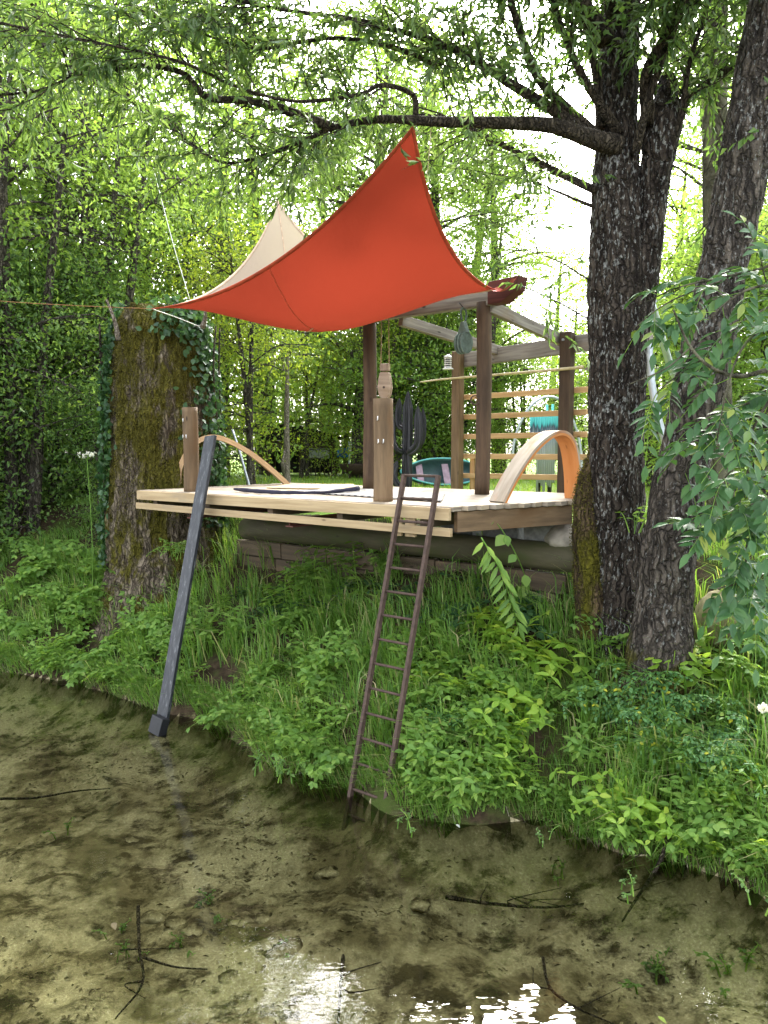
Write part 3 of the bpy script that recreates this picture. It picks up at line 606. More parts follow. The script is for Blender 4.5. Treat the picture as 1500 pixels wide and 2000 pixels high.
strip('hem', q_, z_, .035, M['hem'], (0, .02)); strip('hem', o_, q_, .035, M['hem'], (-.02, 0)); strip('hem', q_, o_, .04, M['hemtop'], (0, -.02)); strip('hem', z_, q_, .04, M['hemtop'], (.02, 0))
strip('seam', o_ * .49, q_ * .75, .014, M['hem'], (.01, 0)); strip('seam', q_ * .5, 1 - q_ * .62, .016, M['hemtop'], (.01, .01))
fa, fb_ = Rc, P(1013, 547, 7.40); fl_w = unit(V(.55, .83, 0)) * .20; fv = []
for i in range(12):
    s = i / 11; c_ = fa * (1 - s) + fb_ * s + V(0, 0, -.07 * math.sin(math.pi * s))
    for j in range(6): fv.append(c_ - CN * .08 + fl_w * (j / 5 - .15) * (1 - .35 * s) + V(0, 0, .05 * (j / 5) ** 2))
mesh_np('corner_flap', np.array(fv), np.array([(i * 6 + j, i * 6 + j + 1, (i + 1) * 6 + j + 1, (i + 1) * 6 + j) for i in range(11) for j in range(5)]), M['flap'], sail, None, True)
own(sail, (Lc + Rc) / 2)
def line(name, pts, r, m, label, cat='rope'):
    o = MB().tube(smooth_path(pts, 20), r, 6).build(name, M[m], None, True); return tag(o, label, cat)
line('guy_rope', [Lc, P(150, 597, 8.3), P(0, 588, 8.2), P(-200, 570, 8.0)], .0028, 'orangerope', 'thin orange cord pulling the sail corner towards the thicket')
line('guy_rope', [Lc + V(.0, 0, 0), P(345, 620, 9.2), P(395, 640, 9.75)], .005, 'whiterope', 'thin pale cord tying the sail corner to the stump top')
line('guy_rope', [P(372, 588, 8.6), P(345, 500, 9.0), P(322, 415, 9.4), P(300, 330, 9.8)], .0035, 'whiterope', 'thin white cord rising from the sail into the far branches')
line('guy_rope', [P(1012, 556, 7.45), P(1080, 585, 7.1), P(1148, 622, 6.75)], .007, 'blackcord', 'black cord from the pergola beam end to the willow trunk')
line('guy_rope', [P(842, 250, 6.05), P(838, 300, 6.05), P(834, 350, 6.1)], .004, 'bamboo', 'loose yellow string hanging from the branch beside the sail peak')
line('guy_rope', [Qc, P(560, 360, 10.0), P(590, 325, 9.7)], .007, 'rope', 'short brown rope tying the pale sail peak to a branch')

# ------------------------------------------------------------------ big trees on the bank
def barkdisp(amp, fq):
    def f(pts, th, r):
        R_ = r[:, None]; cx = np.stack([np.cos(th)[None, :] * R_ * fq, np.sin(th)[None, :] * R_ * fq, pts[..., 2] * fq * .20], -1)
        n1 = np.abs(fbm(cx, 3)); return amp * (np.clip(n1 * 3.2, 0, 1) - .6) + amp * .5 * fbm(pts * 14, 2) + amp * .9 * fbm(pts * 2.2, 2)
    return f
def trunk(pix, rad, parent, m, amp=.016, fq=16, seg=110, name='trunk', step=.022):
    pts = np.array([P(a, b, y_) for a, b, y_ in pix]); L = np.linalg.norm(np.diff(pts, axis=0), axis=1).sum(); n = max(12, int(L / step)); pth = smooth_path(pts, n)
    return MB().tube(pth, np.interp(np.linspace(0, 1, n), np.linspace(0, 1, len(rad)), rad), seg, disp=barkdisp(amp, fq)).build(name, M[m], parent, True)
stump = thing('mossy_stump', 'huge mossy broken tree stump clad in ivy beside the deck corner', 'stump')
SX, SY = -2.93, 10.25
pth = smooth_path([(SX + .02, SY - .25, .2), (SX, SY - .12, .8), (SX - .01, SY, 1.5), (SX + .02, SY, 2.6), (SX, SY, 3.5), (SX - .02, SY, 4.50)], 240)
srad = np.interp(np.linspace(0, 1, 240), [0, .12, .3, .55, .8, .97, 1], [1.02, .86, .735, .70, .66, .54, .44])
def stdisp(pts, th, r):
    b = barkdisp(.055, 13)(pts, th, r) + .10 * fbm(np.stack([np.cos(th)[None] * 2.2 + 0 * pts[..., 0], np.sin(th)[None] * 2.2 + 0 * pts[..., 0], pts[..., 2] * .6], -1), 3); return b
mb = MB().tube(pth, srad, 250, disp=stdisp)
vv = mb.v[0]; top = vv[:, 2] > 4.2; vv[top, 2] += .16 * fbm(vv[top] * V(3.5, 3.5, .4), 4) * np.clip((vv[top, 2] - 4.2) / .25, 0, 1)
stk = mb.build('trunk', M['bark_stump'], stump, True)
for a, b in ((P(232, 665, 9.6), P(208, 585, 9.5)), (P(395, 640, 9.7), P(400, 600, 9.6))): MB().tube(smooth_path([a, (a + b) / 2 + V(.02, 0, 0), b], 8), np.linspace(.035, .012, 8), 8).build('broken_branch', M['deadwood'], stump, True)
sv = np.array(vv); sn = sv - V(SX, SY, 0); sn[:, 2] = 0; sn /= np.linalg.norm(sn, axis=1)[:, None]; ms = fbm(sv * V(1.7, 1.7, .75) + 4, 4) + .03 * (sv[:, 2] - 2.6)
fi = np.where((ms > .04) & (sv[:, 1] < SY + .3))[0]; fi = RNG.choice(fi, 20000); mf = LF(); nm_ = len(fi)
mf.add(sv[fi] + RNG.normal(size=(nm_, 3)) * .012, sn[fi] * .6 + rdir(nm_, -.4), rdir(nm_), RNG.uniform(.012, .032, nm_), RNG.uniform(.006, .013, nm_)); M['mossleaf'] = leafmat('moss_tufts', [(0, (.040, .036, .006)), (.6, (.085, .075, .010)), (1, (.15, .135, .018))], (.10, .10, .01), .15, .9)
mf.build('moss', M['mossleaf'], stk, DIA, False, 'stuff')
own(stump, (SX, SY, .5))

will = thing('willow_tree', 'dark barked willow trunk with long boughs reaching over the sail', 'tree')
trunk([(1200, 1300, 6.60), (1205, 1215, 6.62), (1209, 1110, 6.65), (1206, 1000, 6.65), (1203, 860, 6.65), (1205, 700, 6.65), (1207, 560, 6.65), (1205, 430, 6.65), (1204, 300, 6.65), (1206, 150, 6.7), (1214, 0, 6.7), (1222, -250, 6.8)],
      [.34, .27, .235, .225, .228, .238, .248, .215, .175, .165, .155, .14], will, 'bark_willow')
trunk([(1240, 680, 6.68), (1252, 560, 6.62), (1266, 450, 6.58), (1280, 340, 6.55), (1294, 250, 6.55), (1306, 150, 6.6)], [.09, .14, .125, .125, .155, .06], will, 'bark_willow', .014, 18, 70, 'fork')
trunk([(1172, 1240, 6.62), (1158, 1130, 6.66), (1150, 1020, 6.70), (1152, 930, 6.72), (1172, 850, 6.72)], [.21, .155, .125, .085, .03], will, 'bark_moss', .022, 10, 60, 'root_buttress')
rb = will.children[-1] if will.children[-1].name.startswith('root') else [c for c in will.children if c.name.startswith('root')][0]
rv = np.array([v.co[:] for v in rb.data.vertices]); fi = RNG.choice(len(rv), 9000); mf = LF()
mf.add(rv[fi] + RNG.normal(size=(9000, 3)) * .010, rdir(9000, -.2) + V(-.2, -.5, 0), rdir(9000), RNG.uniform(.012, .030, 9000), RNG.uniform(.006, .012, 9000)); mf.build('moss', M['mossleaf'], rb, DIA, False, 'stuff')
LIMBS = [  # (pixel path with depth, start radius, end radius)
 ([(1205, 285, 6.5), (1150, 270, 6.35), (1080, 246, 6.2), (980, 240, 6.1), (860, 238, 6.0), (740, 233, 6.0), (650, 250, 6.0), (600, 272, 6.05), (520, 302, 6.1), (440, 318, 6.2), (380, 285, 6.3), (300, 220, 6.4), (240, 180, 6.5)], .105, .012),
 ([(650, 250, 6.0), (560, 216, 5.9), (490, 197, 5.85), (405, 190, 5.8), (360, 145, 5.75), (290, 128, 5.7), (220, 136, 5.7), (150, 146, 5.7), (80, 176, 5.7), (-20, 187, 5.7)], .045, .012),
 ([(812, 228, 6.0), (806, 185, 6.0), (745, 166, 5.9), (700, 185, 5.85), (580, 198, 5.8), (470, 172, 5.7), (350, 120, 5.6), (200, 85, 5.5), (0, 45, 5.4)], .026, .010),
 ([(1160, 275, 6.45), (1080, 215, 6.3), (1000, 165, 6.2), (920, 115, 6.1), (850, 82, 6.0), (700, 40, 5.9), (560, 20, 5.8), (420, -8, 5.7)], .065, .016),
 ([(1165, 265, 6.5), (1110, 215, 6.4), (1050, 150, 6.2), (1015, 60, 6.0), (985, -40, 5.8), (940, -180, 5.6)], .060, .03),
 ([(1190, 380, 6.62), (1150, 366, 6.6), (1060, 322, 6.8), (960, 272, 7.0), (860, 228, 7.2), (760, 235, 7.5), (690, 255, 7.8), (620, 300, 9.0), (590, 325, 9.7)], .048, .012),
 ([(1190, 412, 6.62), (1150, 400, 6.6), (1090, 375, 6.5), (1045, 355, 6.45)], .03, .008),
 ([(1190, 560, 6.62), (1148, 545, 6.6), (1100, 515, 6.5), (1050, 495, 6.4), (980, 480, 6.3)], .016, .004),
 ([(1268, 240, 6.5), (1262, 150, 6.3), (1300, 70, 6.1), (1335, 0, 5.9), (1365, -120, 5.6)], .075, .03),
 ([(1210, 260, 6.5), (1150, 170, 6.4), (1110, 90, 6.3), (1080, 0, 6.2), (1060, -120, 6.0)], .055, .02),
 ([(1175, 250, 6.55), (1165, 150, 6.6), (1150, 70, 6.6), (1148, -40, 6.6)], .055, .03),
 ([(1240, 300, 6.45), (1268, 190, 6.3), (1300, 100, 6.2), (1330, 20, 6.1), (1350, -60, 6.0)], .05, .02),
 ([(1280, 250, 6.55), (1335, 200, 6.6), (1400, 150, 6.6), (1470, 110, 6.6), (1560, 80, 6.6)], .075, .02),
 ([(1290, 330, 6.5), (1330, 230, 6.4), (1345, 130, 6.3), (1385, 0, 6.2)], .05, .02),
 ([(860, 130, 6.1), (760, 90, 6.0), (640, 75, 5.9), (500, 95, 5.9), (380, 60, 5.8), (250, 10, 5.7)], .03, .008),
]
tw = MB(); lf = LF()
def spray(p0, d0, ln, r0, droop, nl, L, Wd, lvl):
    n = 6; pts = [p0]; d = d0.copy(); 
    for k_ in range(n - 1):
        d = unit(d + RNG.normal(size=3) * .16 + V(0, 0, -droop)); pts.append(pts[-1] + d * ln / (n - 1))
    pts = np.array(pts); tw.tube(pts, np.linspace(r0, r0 * .3, n), 4, cap=False)
    cnt = int(nl * ln)
    if cnt > 0:
        s = RNG.uniform(.18, 1.0, cnt) * (n - 1); i = np.minimum(s.astype(int), n - 2); f = (s - i)[:, None]; q = pts[i] * (1 - f) + pts[i + 1] * f
        tg = pts[i + 1] - pts[i]; tg /= np.linalg.norm(tg, axis=1)[:, None]
        dd = tg * .7 + RNG.normal(size=(cnt, 3)) * .5 + V(0, 0, -.45); dd /= np.linalg.norm(dd, axis=1)[:, None]
        lf.add(q, dd, rdir(cnt, .6), L * RNG.uniform(.65, 1.15, cnt), Wd * RNG.uniform(.8, 1.2, cnt))
    if lvl > 0:
        for k_ in range(int(2 + ln * 3.0)):
            j = random.randint(1, n - 2); spray(pts[j], unit(pts[j + 1] - pts[j] + rdir() * .9), ln * random.uniform(.3, .55), r0 * .5, droop + .03, nl, L, Wd, lvl - 1)
limb_paths = []
for pix, r0, r1 in LIMBS:
    pts = np.array([P(a, b, y_) for a, b, y_ in pix]); L = np.linalg.norm(np.diff(pts, axis=0), axis=1).sum(); n = max(14, int(L / .05)); pth = smooth_path(pts, n)
    r0 *= .82; r1 *= .75; rr = r1 + (r0 - r1) * (1 - np.linspace(0, 1, n)) ** (2.6 if r0 > .084 else 1.6)
    MB().tube(pth, rr, 16, disp=lambda p, th, r: .10 * r[:, None] * fbm(p * 9, 3) + .004 * fbm(p * 30, 2)).build('limb', M['bark_limb'], will, True); limb_paths.append((pth, rr))
# unseen boughs over the frame, added to shade the water and darken its reflections
def free_limb(pts, r0, r1, dens):
    pth = smooth_path(pts, 40); rr = np.linspace(r0, r1, 40); MB().tube(pth, rr, 10).build('limb', M['bark_limb'], will, True); limb_paths.append((pth, rr, dens))
free_limb([V(1.9, 6.6, 6.2), V(1.2, 5.2, 7.2), V(.2, 3.8, 7.6), V(-1.2, 2.4, 7.4)], .08, .012, 1.0)
free_limb([V(1.9, 6.6, 6.3), V(2.6, 5.0, 7.0), V(2.8, 3.4, 7.3), V(2.6, 1.8, 7.0)], .08, .012, 1.0)
free_limb([V(1.8, 6.5, 6.0), V(.2, 5.4, 6.9), V(-1.6, 4.6, 7.2), V(-3.4, 4.0, 6.9)], .08, .012, 1.0)
free_limb([V(1.9, 6.6, 6.6), V(.6, 6.6, 8.2), V(-1.4, 6.4, 8.9), V(-3.6, 6.4, 8.7)], .09, .012, 1.0)
free_limb([V(2.0, 6.8, 6.6), V(2.2, 7.4, 8.4), V(1.4, 8.2, 9.6), V(.2, 9.0, 9.9)], .08, .012, 1.0)
for li, item in enumerate(limb_paths):
    pth, rr = item[0], item[1]; dens = item[2] if len(item) > 2 else 1.0
    L = np.linalg.norm(np.diff(pth, axis=0), axis=1).sum(); cnt = int(L * (4.2 if len(item) > 2 else 10.5) * dens)
    if li in (3, 4, 8, 9, 10, 11, 12, 13): cnt = int(cnt * 1.7)
    if li in (6, 7): cnt = 3
    for k_ in range(cnt):
        f = random.uniform(.22 if li not in (8, 9, 10, 11, 12, 13) else .35, 1.0); i = min(int(f * (len(pth) - 1)), len(pth) - 2); tg = unit(pth[i + 1] - pth[i])
        dr = unit(tg * .8 + rdir() * .75 + V(0, 0, .32))
        spray(pth[i], dr, random.uniform(.4, 1.05), .005 + rr[i] * .06, .07, 25, .105, .022, 1)
tw.build('twigs', M['bark_limb'], will, False, kind='stuff'); lf.build('crown', M['leaf_willow'], will)
own(will, P(1205, 1200, 6.62))

lean = thing('leaning_tree', 'rough barked tree leaning away from the willow with lichen flecks', 'tree')
trunk([(1284, 1400, 5.95), (1288, 1300, 5.95), (1296, 1190, 6.0), (1308, 1060, 6.0), (1336, 900, 6.05), (1364, 760, 6.05), (1405, 560, 6.1), (1442, 380, 6.1), (1480, 160, 6.1), (1512, -20, 6.1), (1560, -260, 6.1)],
      [.36, .26, .215, .200, .195, .190, .185, .180, .17, .16, .15], lean, 'bark_lean', .020, 14)
tw, lf = MB(), LF()
for k_ in range(26):
    b = P(1530, -120, 6.1) + RNG.normal(size=3) * V(.6, .5, .5); spray(b, unit(rdir() + V(-.2, 0, .3)), random.uniform(.6, 1.2), .012, .06, 18, .10, .045, 1)
tw.build('twigs', M['bark_limb'], lean, kind='stuff'); lf.build('crown', M['leaf_mid'], lean)
own(lean, P(1290, 1290, 5.95))
sm = thing('smooth_tree', 'slim smooth olive barked tree standing between willow and leaning trunk', 'tree')
trunk([(1408, 1010, 8.6), (1404, 800, 8.6), (1398, 500, 8.6), (1396, 250, 8.6), (1398, 0, 8.6), (1402, -250, 8.6)], [.15, .14, .13, .128, .12, .11], sm, 'bark_smooth', .004, 9, 40, 'trunk', .05)
tw, lf = MB(), LF()
for k_ in range(120):
    b = P(1360 + random.uniform(-260, 260), random.uniform(-420, 170), 8.6 + random.uniform(-1, 1)); spray(b, unit(rdir() + V(0, 0, .1)), random.uniform(.6, 1.3), .012, .06, 18, .10, .04, 1)
tw.build('twigs', M['bark_limb'], sm, kind='stuff'); lf.build('crown', M['leaf_mid'], sm); own(sm, P(1408, 1000, 8.6))

# ------------------------------------------------------------------ background trees
def make_tree(h, rx, z0, nl, leaf, lw, mleaf, name, label, seed, limbs=26, shape=.55, group=None, multi=1, clump=.34, mbark='bark_far'):
    """a tree at the origin: trunk(s), limbs and a leafy crown from z0 up to h"""
    rg = np.random.default_rng(seed); rnd = random.Random(seed); root = thing(name, label, 'tree', group=group); lfm = LF(); br = MB(); tk = MB(); cl = []
    for q in range(multi):
        off = V(rg.normal() * .25, rg.normal() * .25, 0) * (multi > 1); ln = V(rg.normal() * .05 * h, rg.normal() * .05 * h, 0) * (1 + .8 * (multi > 1))
        pth = smooth_path([off + V(0, 0, -.3), off + ln * .3 + V(0, 0, h * .35), off + ln * .7 + V(0, 0, h * .7), off + ln + V(0, 0, h * .97)], 22); r0 = (.020 * h + .03) / (1 + .7 * (multi > 1))
        tk.tube(pth, np.linspace(r0, .015, 22), 12, disp=lambda p, th, r: .12 * r[:, None] * fbm(p * 4, 3))
        for k_ in range(limbs // multi):
            f = z0 / h + (1 - z0 / h) * rnd.random() ** .9 * .97; i = min(int(f * 21), 20); zz = pth[i, 2]; g = (zz - z0) / (h - z0 + 1e-6)
            prof = max(.18, math.sin(math.pi * min(1, max(0, g * (1 - shape * .3) + .22 * shape))) ** .7); ln_ = rx * prof * rnd.uniform(.65, 1.1); a = rnd.uniform(0, 2 * math.pi)
            d = V(math.cos(a), math.sin(a), rnd.uniform(-.05, .55)); p2 = smooth_path([pth[i], pth[i] + d * ln_ * .5 + V(0, 0, .05 * ln_), pth[i] + d * ln_ + V(0, 0, -.10 * ln_)], 8)
            br.tube(p2, np.linspace(r0 * .32 * (1 - f * .6), .008, 8), 5, cap=False)
            for c_ in range(9):
                s = rnd.uniform(.25, 1.05); j = min(int(s * 7), 6); b = p2[j] + (p2[j + 1] - p2[j]) * (s * 7 - j); e = b + rg.normal(size=3) * V(.42, .42, .32) * min(1.0, rx / 2.2)
                br.tube([b, (b + e) / 2 + V(0, 0, .04), e], [.010, .007, .004], 3, cap=False); cl.append(e)
    cl = np.array(cl); ci = rg.integers(0, len(cl), nl); sz = (clump * rg.uniform(.4, 1.3, len(cl)))[ci]
    p = cl[ci] + rg.normal(size=(nl, 3)) * V(1, 1, .62) * sz[:, None]
    d = rg.normal(size=(nl, 3)) + V(0, 0, -.35); n_ = rg.normal(size=(nl, 3)) * .7 + V(0, 0, .8)
    lfm.add(p, d, n_, leaf * rg.uniform(.6, 1.2, nl), lw * rg.uniform(.7, 1.2, nl))
    tk.build('trunk', M[mbark], root, True); br.build('branches', M[mbark], root, kind='stuff'); lfm.build('crown', M[mleaf], root)
    return root
def put(root, px, Y_, zoff=0, rot=0, sc=1.0, label=None, first=False, dz=None):
    o = root if first else copy_tree(root); x = (px - 750) / F * Y_; o.location = Vector((x, Y_, (TZ(x, Y_) if Y_ < 60 else 1.93) + zoff)); o.rotation_euler = (0, 0, rot); o.scale = (sc, sc, sc if dz is None else dz)
    if label: o['label'] = label
    return o
G1 = 'tall trees across the lawn'
tA = make_tree(13.5, 3.6, 1.2, 9500, .140, .075, 'leaf_far', 'broadleaf_tree', 'tall light green tree at the far side of the lawn', 21, 34, group=G1)
tB = make_tree(12.0, 3.0, .5, 10000, .125, .062, 'leaf_far', 'broadleaf_tree', 'tall mid green tree at the far side of the lawn', 22, 32, group=G1)
tC = make_tree(10.5, 2.6, .4, 13000, .12, .050, 'leaf_dark', 'conifer_tree', 'dark dense tree with drooping boughs across the lawn', 23, 36, shape=.2, group=G1)
tD = make_tree(4.6, 2.3, .15, 11000, .10, .055, 'leaf_far', 'lawn_shrub', 'dense mid green shrub at the lawn edge', 24, 34, multi=3, group='shrubs along the lawn edge')
tE = make_tree(5.2, 1.8, .5, 6500, .085, .045, 'leaf_yel', 'yellow_shrub', 'yellow green leafy shrub behind the pine arch', 25, 28, multi=2, group='yellow green shrubs')
first = {}
def pl_(t_, *a, **k):
    f = id(t_) not in first; first[id(t_)] = 1; return put(t_, *a, first=f, **k)
for (px, y_, rot, s, w) in ((60, 17, 0, 1.0, 'behind the shady thicket'), (330, 20, 1.3, 1.05, 'rising behind the mossy stump'), (520, 24, 2.2, 1.1, 'rising behind the pale sail peak'), (760, 28, 3.4, 1.15, 'rising behind the orange sail peak'), (860, 23, 5.6, .98, 'rising behind the pergola'), (1290, 26, 2.4, .8, 'behind the willow trunk'), (975, 24, 1.9, .82, 'behind the green pulley'), (1070, 27, 4.9, .62, 'behind the pergola beam end'),
        (880, 25, 4.0, .85, 'behind the small boat'), (1110, 24, 5.0, .45, 'behind the teal pipe bundle'), (1440, 18, .6, .75, 'behind the leaning trunk'), (1580, 23, 2.0, 1.1, 'far behind the ash sapling'), (-160, 21, 4.4, 1.1, 'far behind the thicket stems'), (1260, 30, 1.1, .45, 'far behind the galvanised pipes')): pl_(tA, px, y_, rot=rot, sc=s, label='light green tree ' + w)
for (px, y_, rot, s, w) in ((170, 14.5, .3, 1.0, 'between thicket and stump'), (430, 21, 1.8, 1.0, 'behind the yellow green shrub'), (700, 21, 2.6, 1.05, 'behind the fire bowl'), (830, 23, 4.3, .85, 'behind the metal cactus'), (-60, 14, 5.2, 1.0, 'at the back of the thicket'), (1490, 15, 3.0, .7, 'behind the ash sapling'), (940, 21, 2.3, .62, 'behind the pergola slats')): pl_(tB, px, y_, rot=rot, sc=s, label='slender leafy tree ' + w)
for (px, y_, rot, s) in ((640, 27, 0, 1.1),): pl_(tC, px, y_, rot=rot, sc=s)
for (px, y_, rot, s, w) in ((760, 22.5, 0, .95, 'behind the metal cactus'), (850, 21.5, 1.1, 1.0, 'behind the tipped boat'), (900, 22, 2.0, .9, 'behind the slatted pergola bay'), (665, 25, .5, .9, 'beside the garden shelter'), (1120, 20, 3.6, .55, 'behind the metal hoop'), (1260, 16, 4.5, .8, 'behind the willow trunk'),
        (1350, 13, 5.5, .8, 'behind the galvanised pipes'), (1460, 12, 2.4, .9, 'behind the leaning trunk'), (420, 22, 1.6, .9, 'behind the mossy stump'), (590, 30, 1.9, .9, 'behind the garden shelter'), (1550, 10.5, 1.2, .8, 'behind the ash sapling')): pl_(tD, px, y_, rot=rot, sc=s, label='dense green shrub ' + w)
for (px, y_, rot, s, w) in ((488, 14.5, 0, .88, 'behind the pine arch'), (1330, 15, 2.0, .95, 'between willow and leaning trunk'), (1290, 19, 4.0, 1.1, 'far behind the galvanised pipes'), (1430, 17, 1.0, 1.1, 'behind the leaning trunk'), (590, 20.5, 2.5, .8, 'in front of the garden shelter'), (745, 21, .6, .9, 'behind the metal cactus'), (425, 16, 3.3, .9, 'beside the ivy clad stump')): pl_(tE, px, y_, rot=rot, sc=s, label='yellow green leafy shrub ' + w)
tH = make_tree(6.5, 2.6, .3, 11000, .12, .065, 'leaf_far', 'leafy_tree', 'bushy sunlit tree', 26, 40, multi=3, clump=.4, group='bushy trees behind the lawn')
for (px, y_, rot, s, w) in ((380, 18.5, 0, 1.2, 'above the mossy stump'), (540, 27, 1.4, 1.1, 'behind the bare dead trunk'), (690, 24, 3.0, 1.0, 'between dead trunk and pergola'), (790, 21, 4.2, 1.0, 'behind the cactus and boat'), (240, 16, 5.2, 1.15, 'behind the ivy of the stump'), (100, 15.5, 2.0, 1.2, 'over the shady thicket'), (1010, 22, .7, .62, 'behind the slats and hoop'), (1170, 22, 2.7, .55, 'between hoop and willow trunk')): pl_(tH, px, y_, rot=rot, sc=s, label='bushy sunlit tree ' + w)
# thicket at the pond's far corner
tF = make_tree(7.5, 2.1, .9, 11000, .085, .043, 'leaf_far', 'thicket_tree', 'many stemmed tree in the shady thicket beside the stump', 31, 40, multi=4, clump=.28, group='trees in the shady thicket')
tG = make_tree(4.0, 1.5, .2, 9000, .080, .042, 'leaf_mid', 'thicket_bush', 'dark leafy bush low in the thicket beside the stump', 32, 34, multi=3, clump=.26, group='bushes in the shady thicket')
for (px, y_, rot, s) in ((30, 11.6, 0, 1.0), (190, 13.0, 1.5, 1.0), (-130, 11.5, 3.0, 1.1)): pl_(tF, px, y_, rot=rot, sc=s)
for (px, y_, rot, s) in ((120, 12.6, 0, .95), (20, 12.4, 1.4, 1.0), (200, 13.2, 2.8, 1.0), (-80, 11.4, 4.0, 1.1), (-200, 10.8, 5.0, 1.1), (70, 14.5, 2.0, 1.2), (190, 11.4, 4.4, .55)): pl_(tG, px, y_, rot=rot, sc=s)

# ------------------------------------------------------------------ things across the lawn
def onlawn(px, Y_): x = (px - 750) / F * Y_; return V(x, Y_, TZ(x, Y_) if Y_ < 60 else 1.93)
# rowing boat lying on its side
boat = thing('small_boat', 'teal rimmed dark boat with pink seats tipped on the lawn', 'boat'); bc = onlawn(868, 16.5)
sb = np.linspace(-1, 1, 25); hv = []; e_l = V(1, .15, 0); e_u = unit(V(.05, -.80, .62)); e_b = unit(np.cross(e_l, e_u))
for s in sb:
    w_ = .42 * (1 - abs(s) ** 2.4) + .015; dp = .30 * (1 - .55 * abs(s) ** 3)
    for a in np.linspace(-1, 1, 13):
        ang = a * math.pi / 2; hv.append(bc + V(0, 0, .30) + e_l * s * .95 + e_b * (math.sin(ang) * w_ * .8) - e_u * (math.cos(ang) * dp) + V(0, 0, .10 * s * s * 0))
hv = np.array(hv); hid = np.arange(25 * 13).reshape(25, 13); hf = np.stack([hid[:-1, :-1], hid[1:, :-1], hid[1:, 1:], hid[:-1, 1:]], -1).reshape(-1, 4)
M['hull'] = plain('dark_teal_hull', (.030, .065, .070), .5); M['teal'] = plain('teal_paint', (.10, .36, .36), .5); M['pinkseat'] = plain('faded_pink_board', (.26, .18, .22), .7)
ho = mesh_np('hull', hv, hf, M['hull'], boat, None, True); sfm = ho.modifiers.new('thick', 'SOLIDIFY'); sfm.thickness = .02
for j in (0, 12): MB().tube(hv[hid[:, j]], .02, 8).build('gunwale', M['teal'], ho, True)
for s in (-.55, .05): MB().beam(bc + V(0, 0, .30) + e_l * s * .95 - e_b * .26 - e_u * .09, bc + V(0, 0, .30) + e_l * s * .95 + e_b * .26 - e_u * .09, .14, .02, e_u).build('seat', M['pinkseat'], boat)
own(boat, bc)
# painted pipe sculpture with hoop
pm = thing('pipe_bundle', 'bundle of upright pipes with teal paint dripping down from the top', 'sculpture'); c = onlawn(1063, 12.6)
m, t, o = mk('teal_dripped_pipe'); gz = nd(t, 'ShaderNodeSeparateXYZ', {0: coords(t)}).outputs[2]; dr_ = mth(t, 'ADD', gz, mth(t, 'MULTIPLY', noise(t, coords(t, 'Object', (30, 30, .6)), 1.0, 2), .30))
principled(t, o, ramp(t, nd(t, 'ShaderNodeMapRange', {0: dr_, 1: 2.85, 2: 3.55}).outputs[0], [(.0, (.30, .32, .31)), (.35, (.20, .24, .28)), (.52, (.03, .06, .08)), (.60, (.06, .42, .40)), (1, (.14, .62, .60))]), .5, None, spec=.4); M['drip'] = m
for k_ in range(15):
    a = math.pi * (k_ / 14.0) * 1.0 + math.pi; x_ = -.23 + .46 * k_ / 14; y_ = -.12 * math.sin(math.pi * k_ / 14); lo = 2.72 if k_ in (0, 1, 2, 12, 13, 14) else 2.05 + random.uniform(0, .25)
    hi = 3.28 + random.uniform(-.04, .04) + (.12 if k_ in (7, 10) else 0)
    MB().tube([V(c[0] + x_, c[1] + y_, lo - .12), V(c[0] + x_, c[1] + y_, hi)], .021, 8).build('pipe', M['drip'], pm, True)
for x_ in (-.08, .10): MB().tube([V(c[0] + x_, c[1] + .06, c[2]), V(c[0] + x_, c[1] + .06, 2.7)], .035, 8).build('prop', M['bark_far'], pm, True)
own(pm, c)
hp = [P(a, b, 12.3) for a, b in ((998, 985), (1000, 930), (1004, 865), (1022, 815), (1045, 786), (1070, 775), (1094, 782), (1115, 812), (1130, 855), (1136, 905), (1132, 955), (1124, 1000))]
o = thing('metal_hoop', 'tall grey metal hoop framing the teal pipe bundle', 'hoop'); MB().tube(smooth_path(hp, 60), .022, 10).build('pipe', M['galv'], o, True)
for q in (P(998, 985, 12.3), P(1124, 1000, 12.3)): MB().tube([q, q + V(0, 0, -.15)], .05, 10).build('foot', M['galv'], o, True)
MB().tube([P(1128, 915, 12.3), P(1142, 915, 12.3)], .03, 8).build('bracket', M['galv'], o, True); own(o, P(998, 990, 12.3))
o = thing('galvanised_swing_frame', 'leaning pair of grey galvanised pipes behind the willow trunk', 'swing_frame')  # two pipes of a swing frame, meeting at the top
for pts in ([(1270, 592, 8.9), (1268, 660, 8.9), (1272, 740, 8.9), (1284, 810, 8.9), (1302, 880, 8.9), (1318, 990, 8.9)], [(1272, 590, 8.9), (1290, 650, 9.1), (1308, 710, 9.3), (1330, 780, 9.5), (1362, 990, 9.8)]): MB().tube(smooth_path([P(*q) for q in pts], 24), .042, 12).build('pipe', M['galv'], o, True)
MB().tube([P(1268, 596, 8.9), P(1276, 584, 8.9)], .05, 10).build('joint', M['galv'], o, True); own(o, P(1300, 985, 8.9))
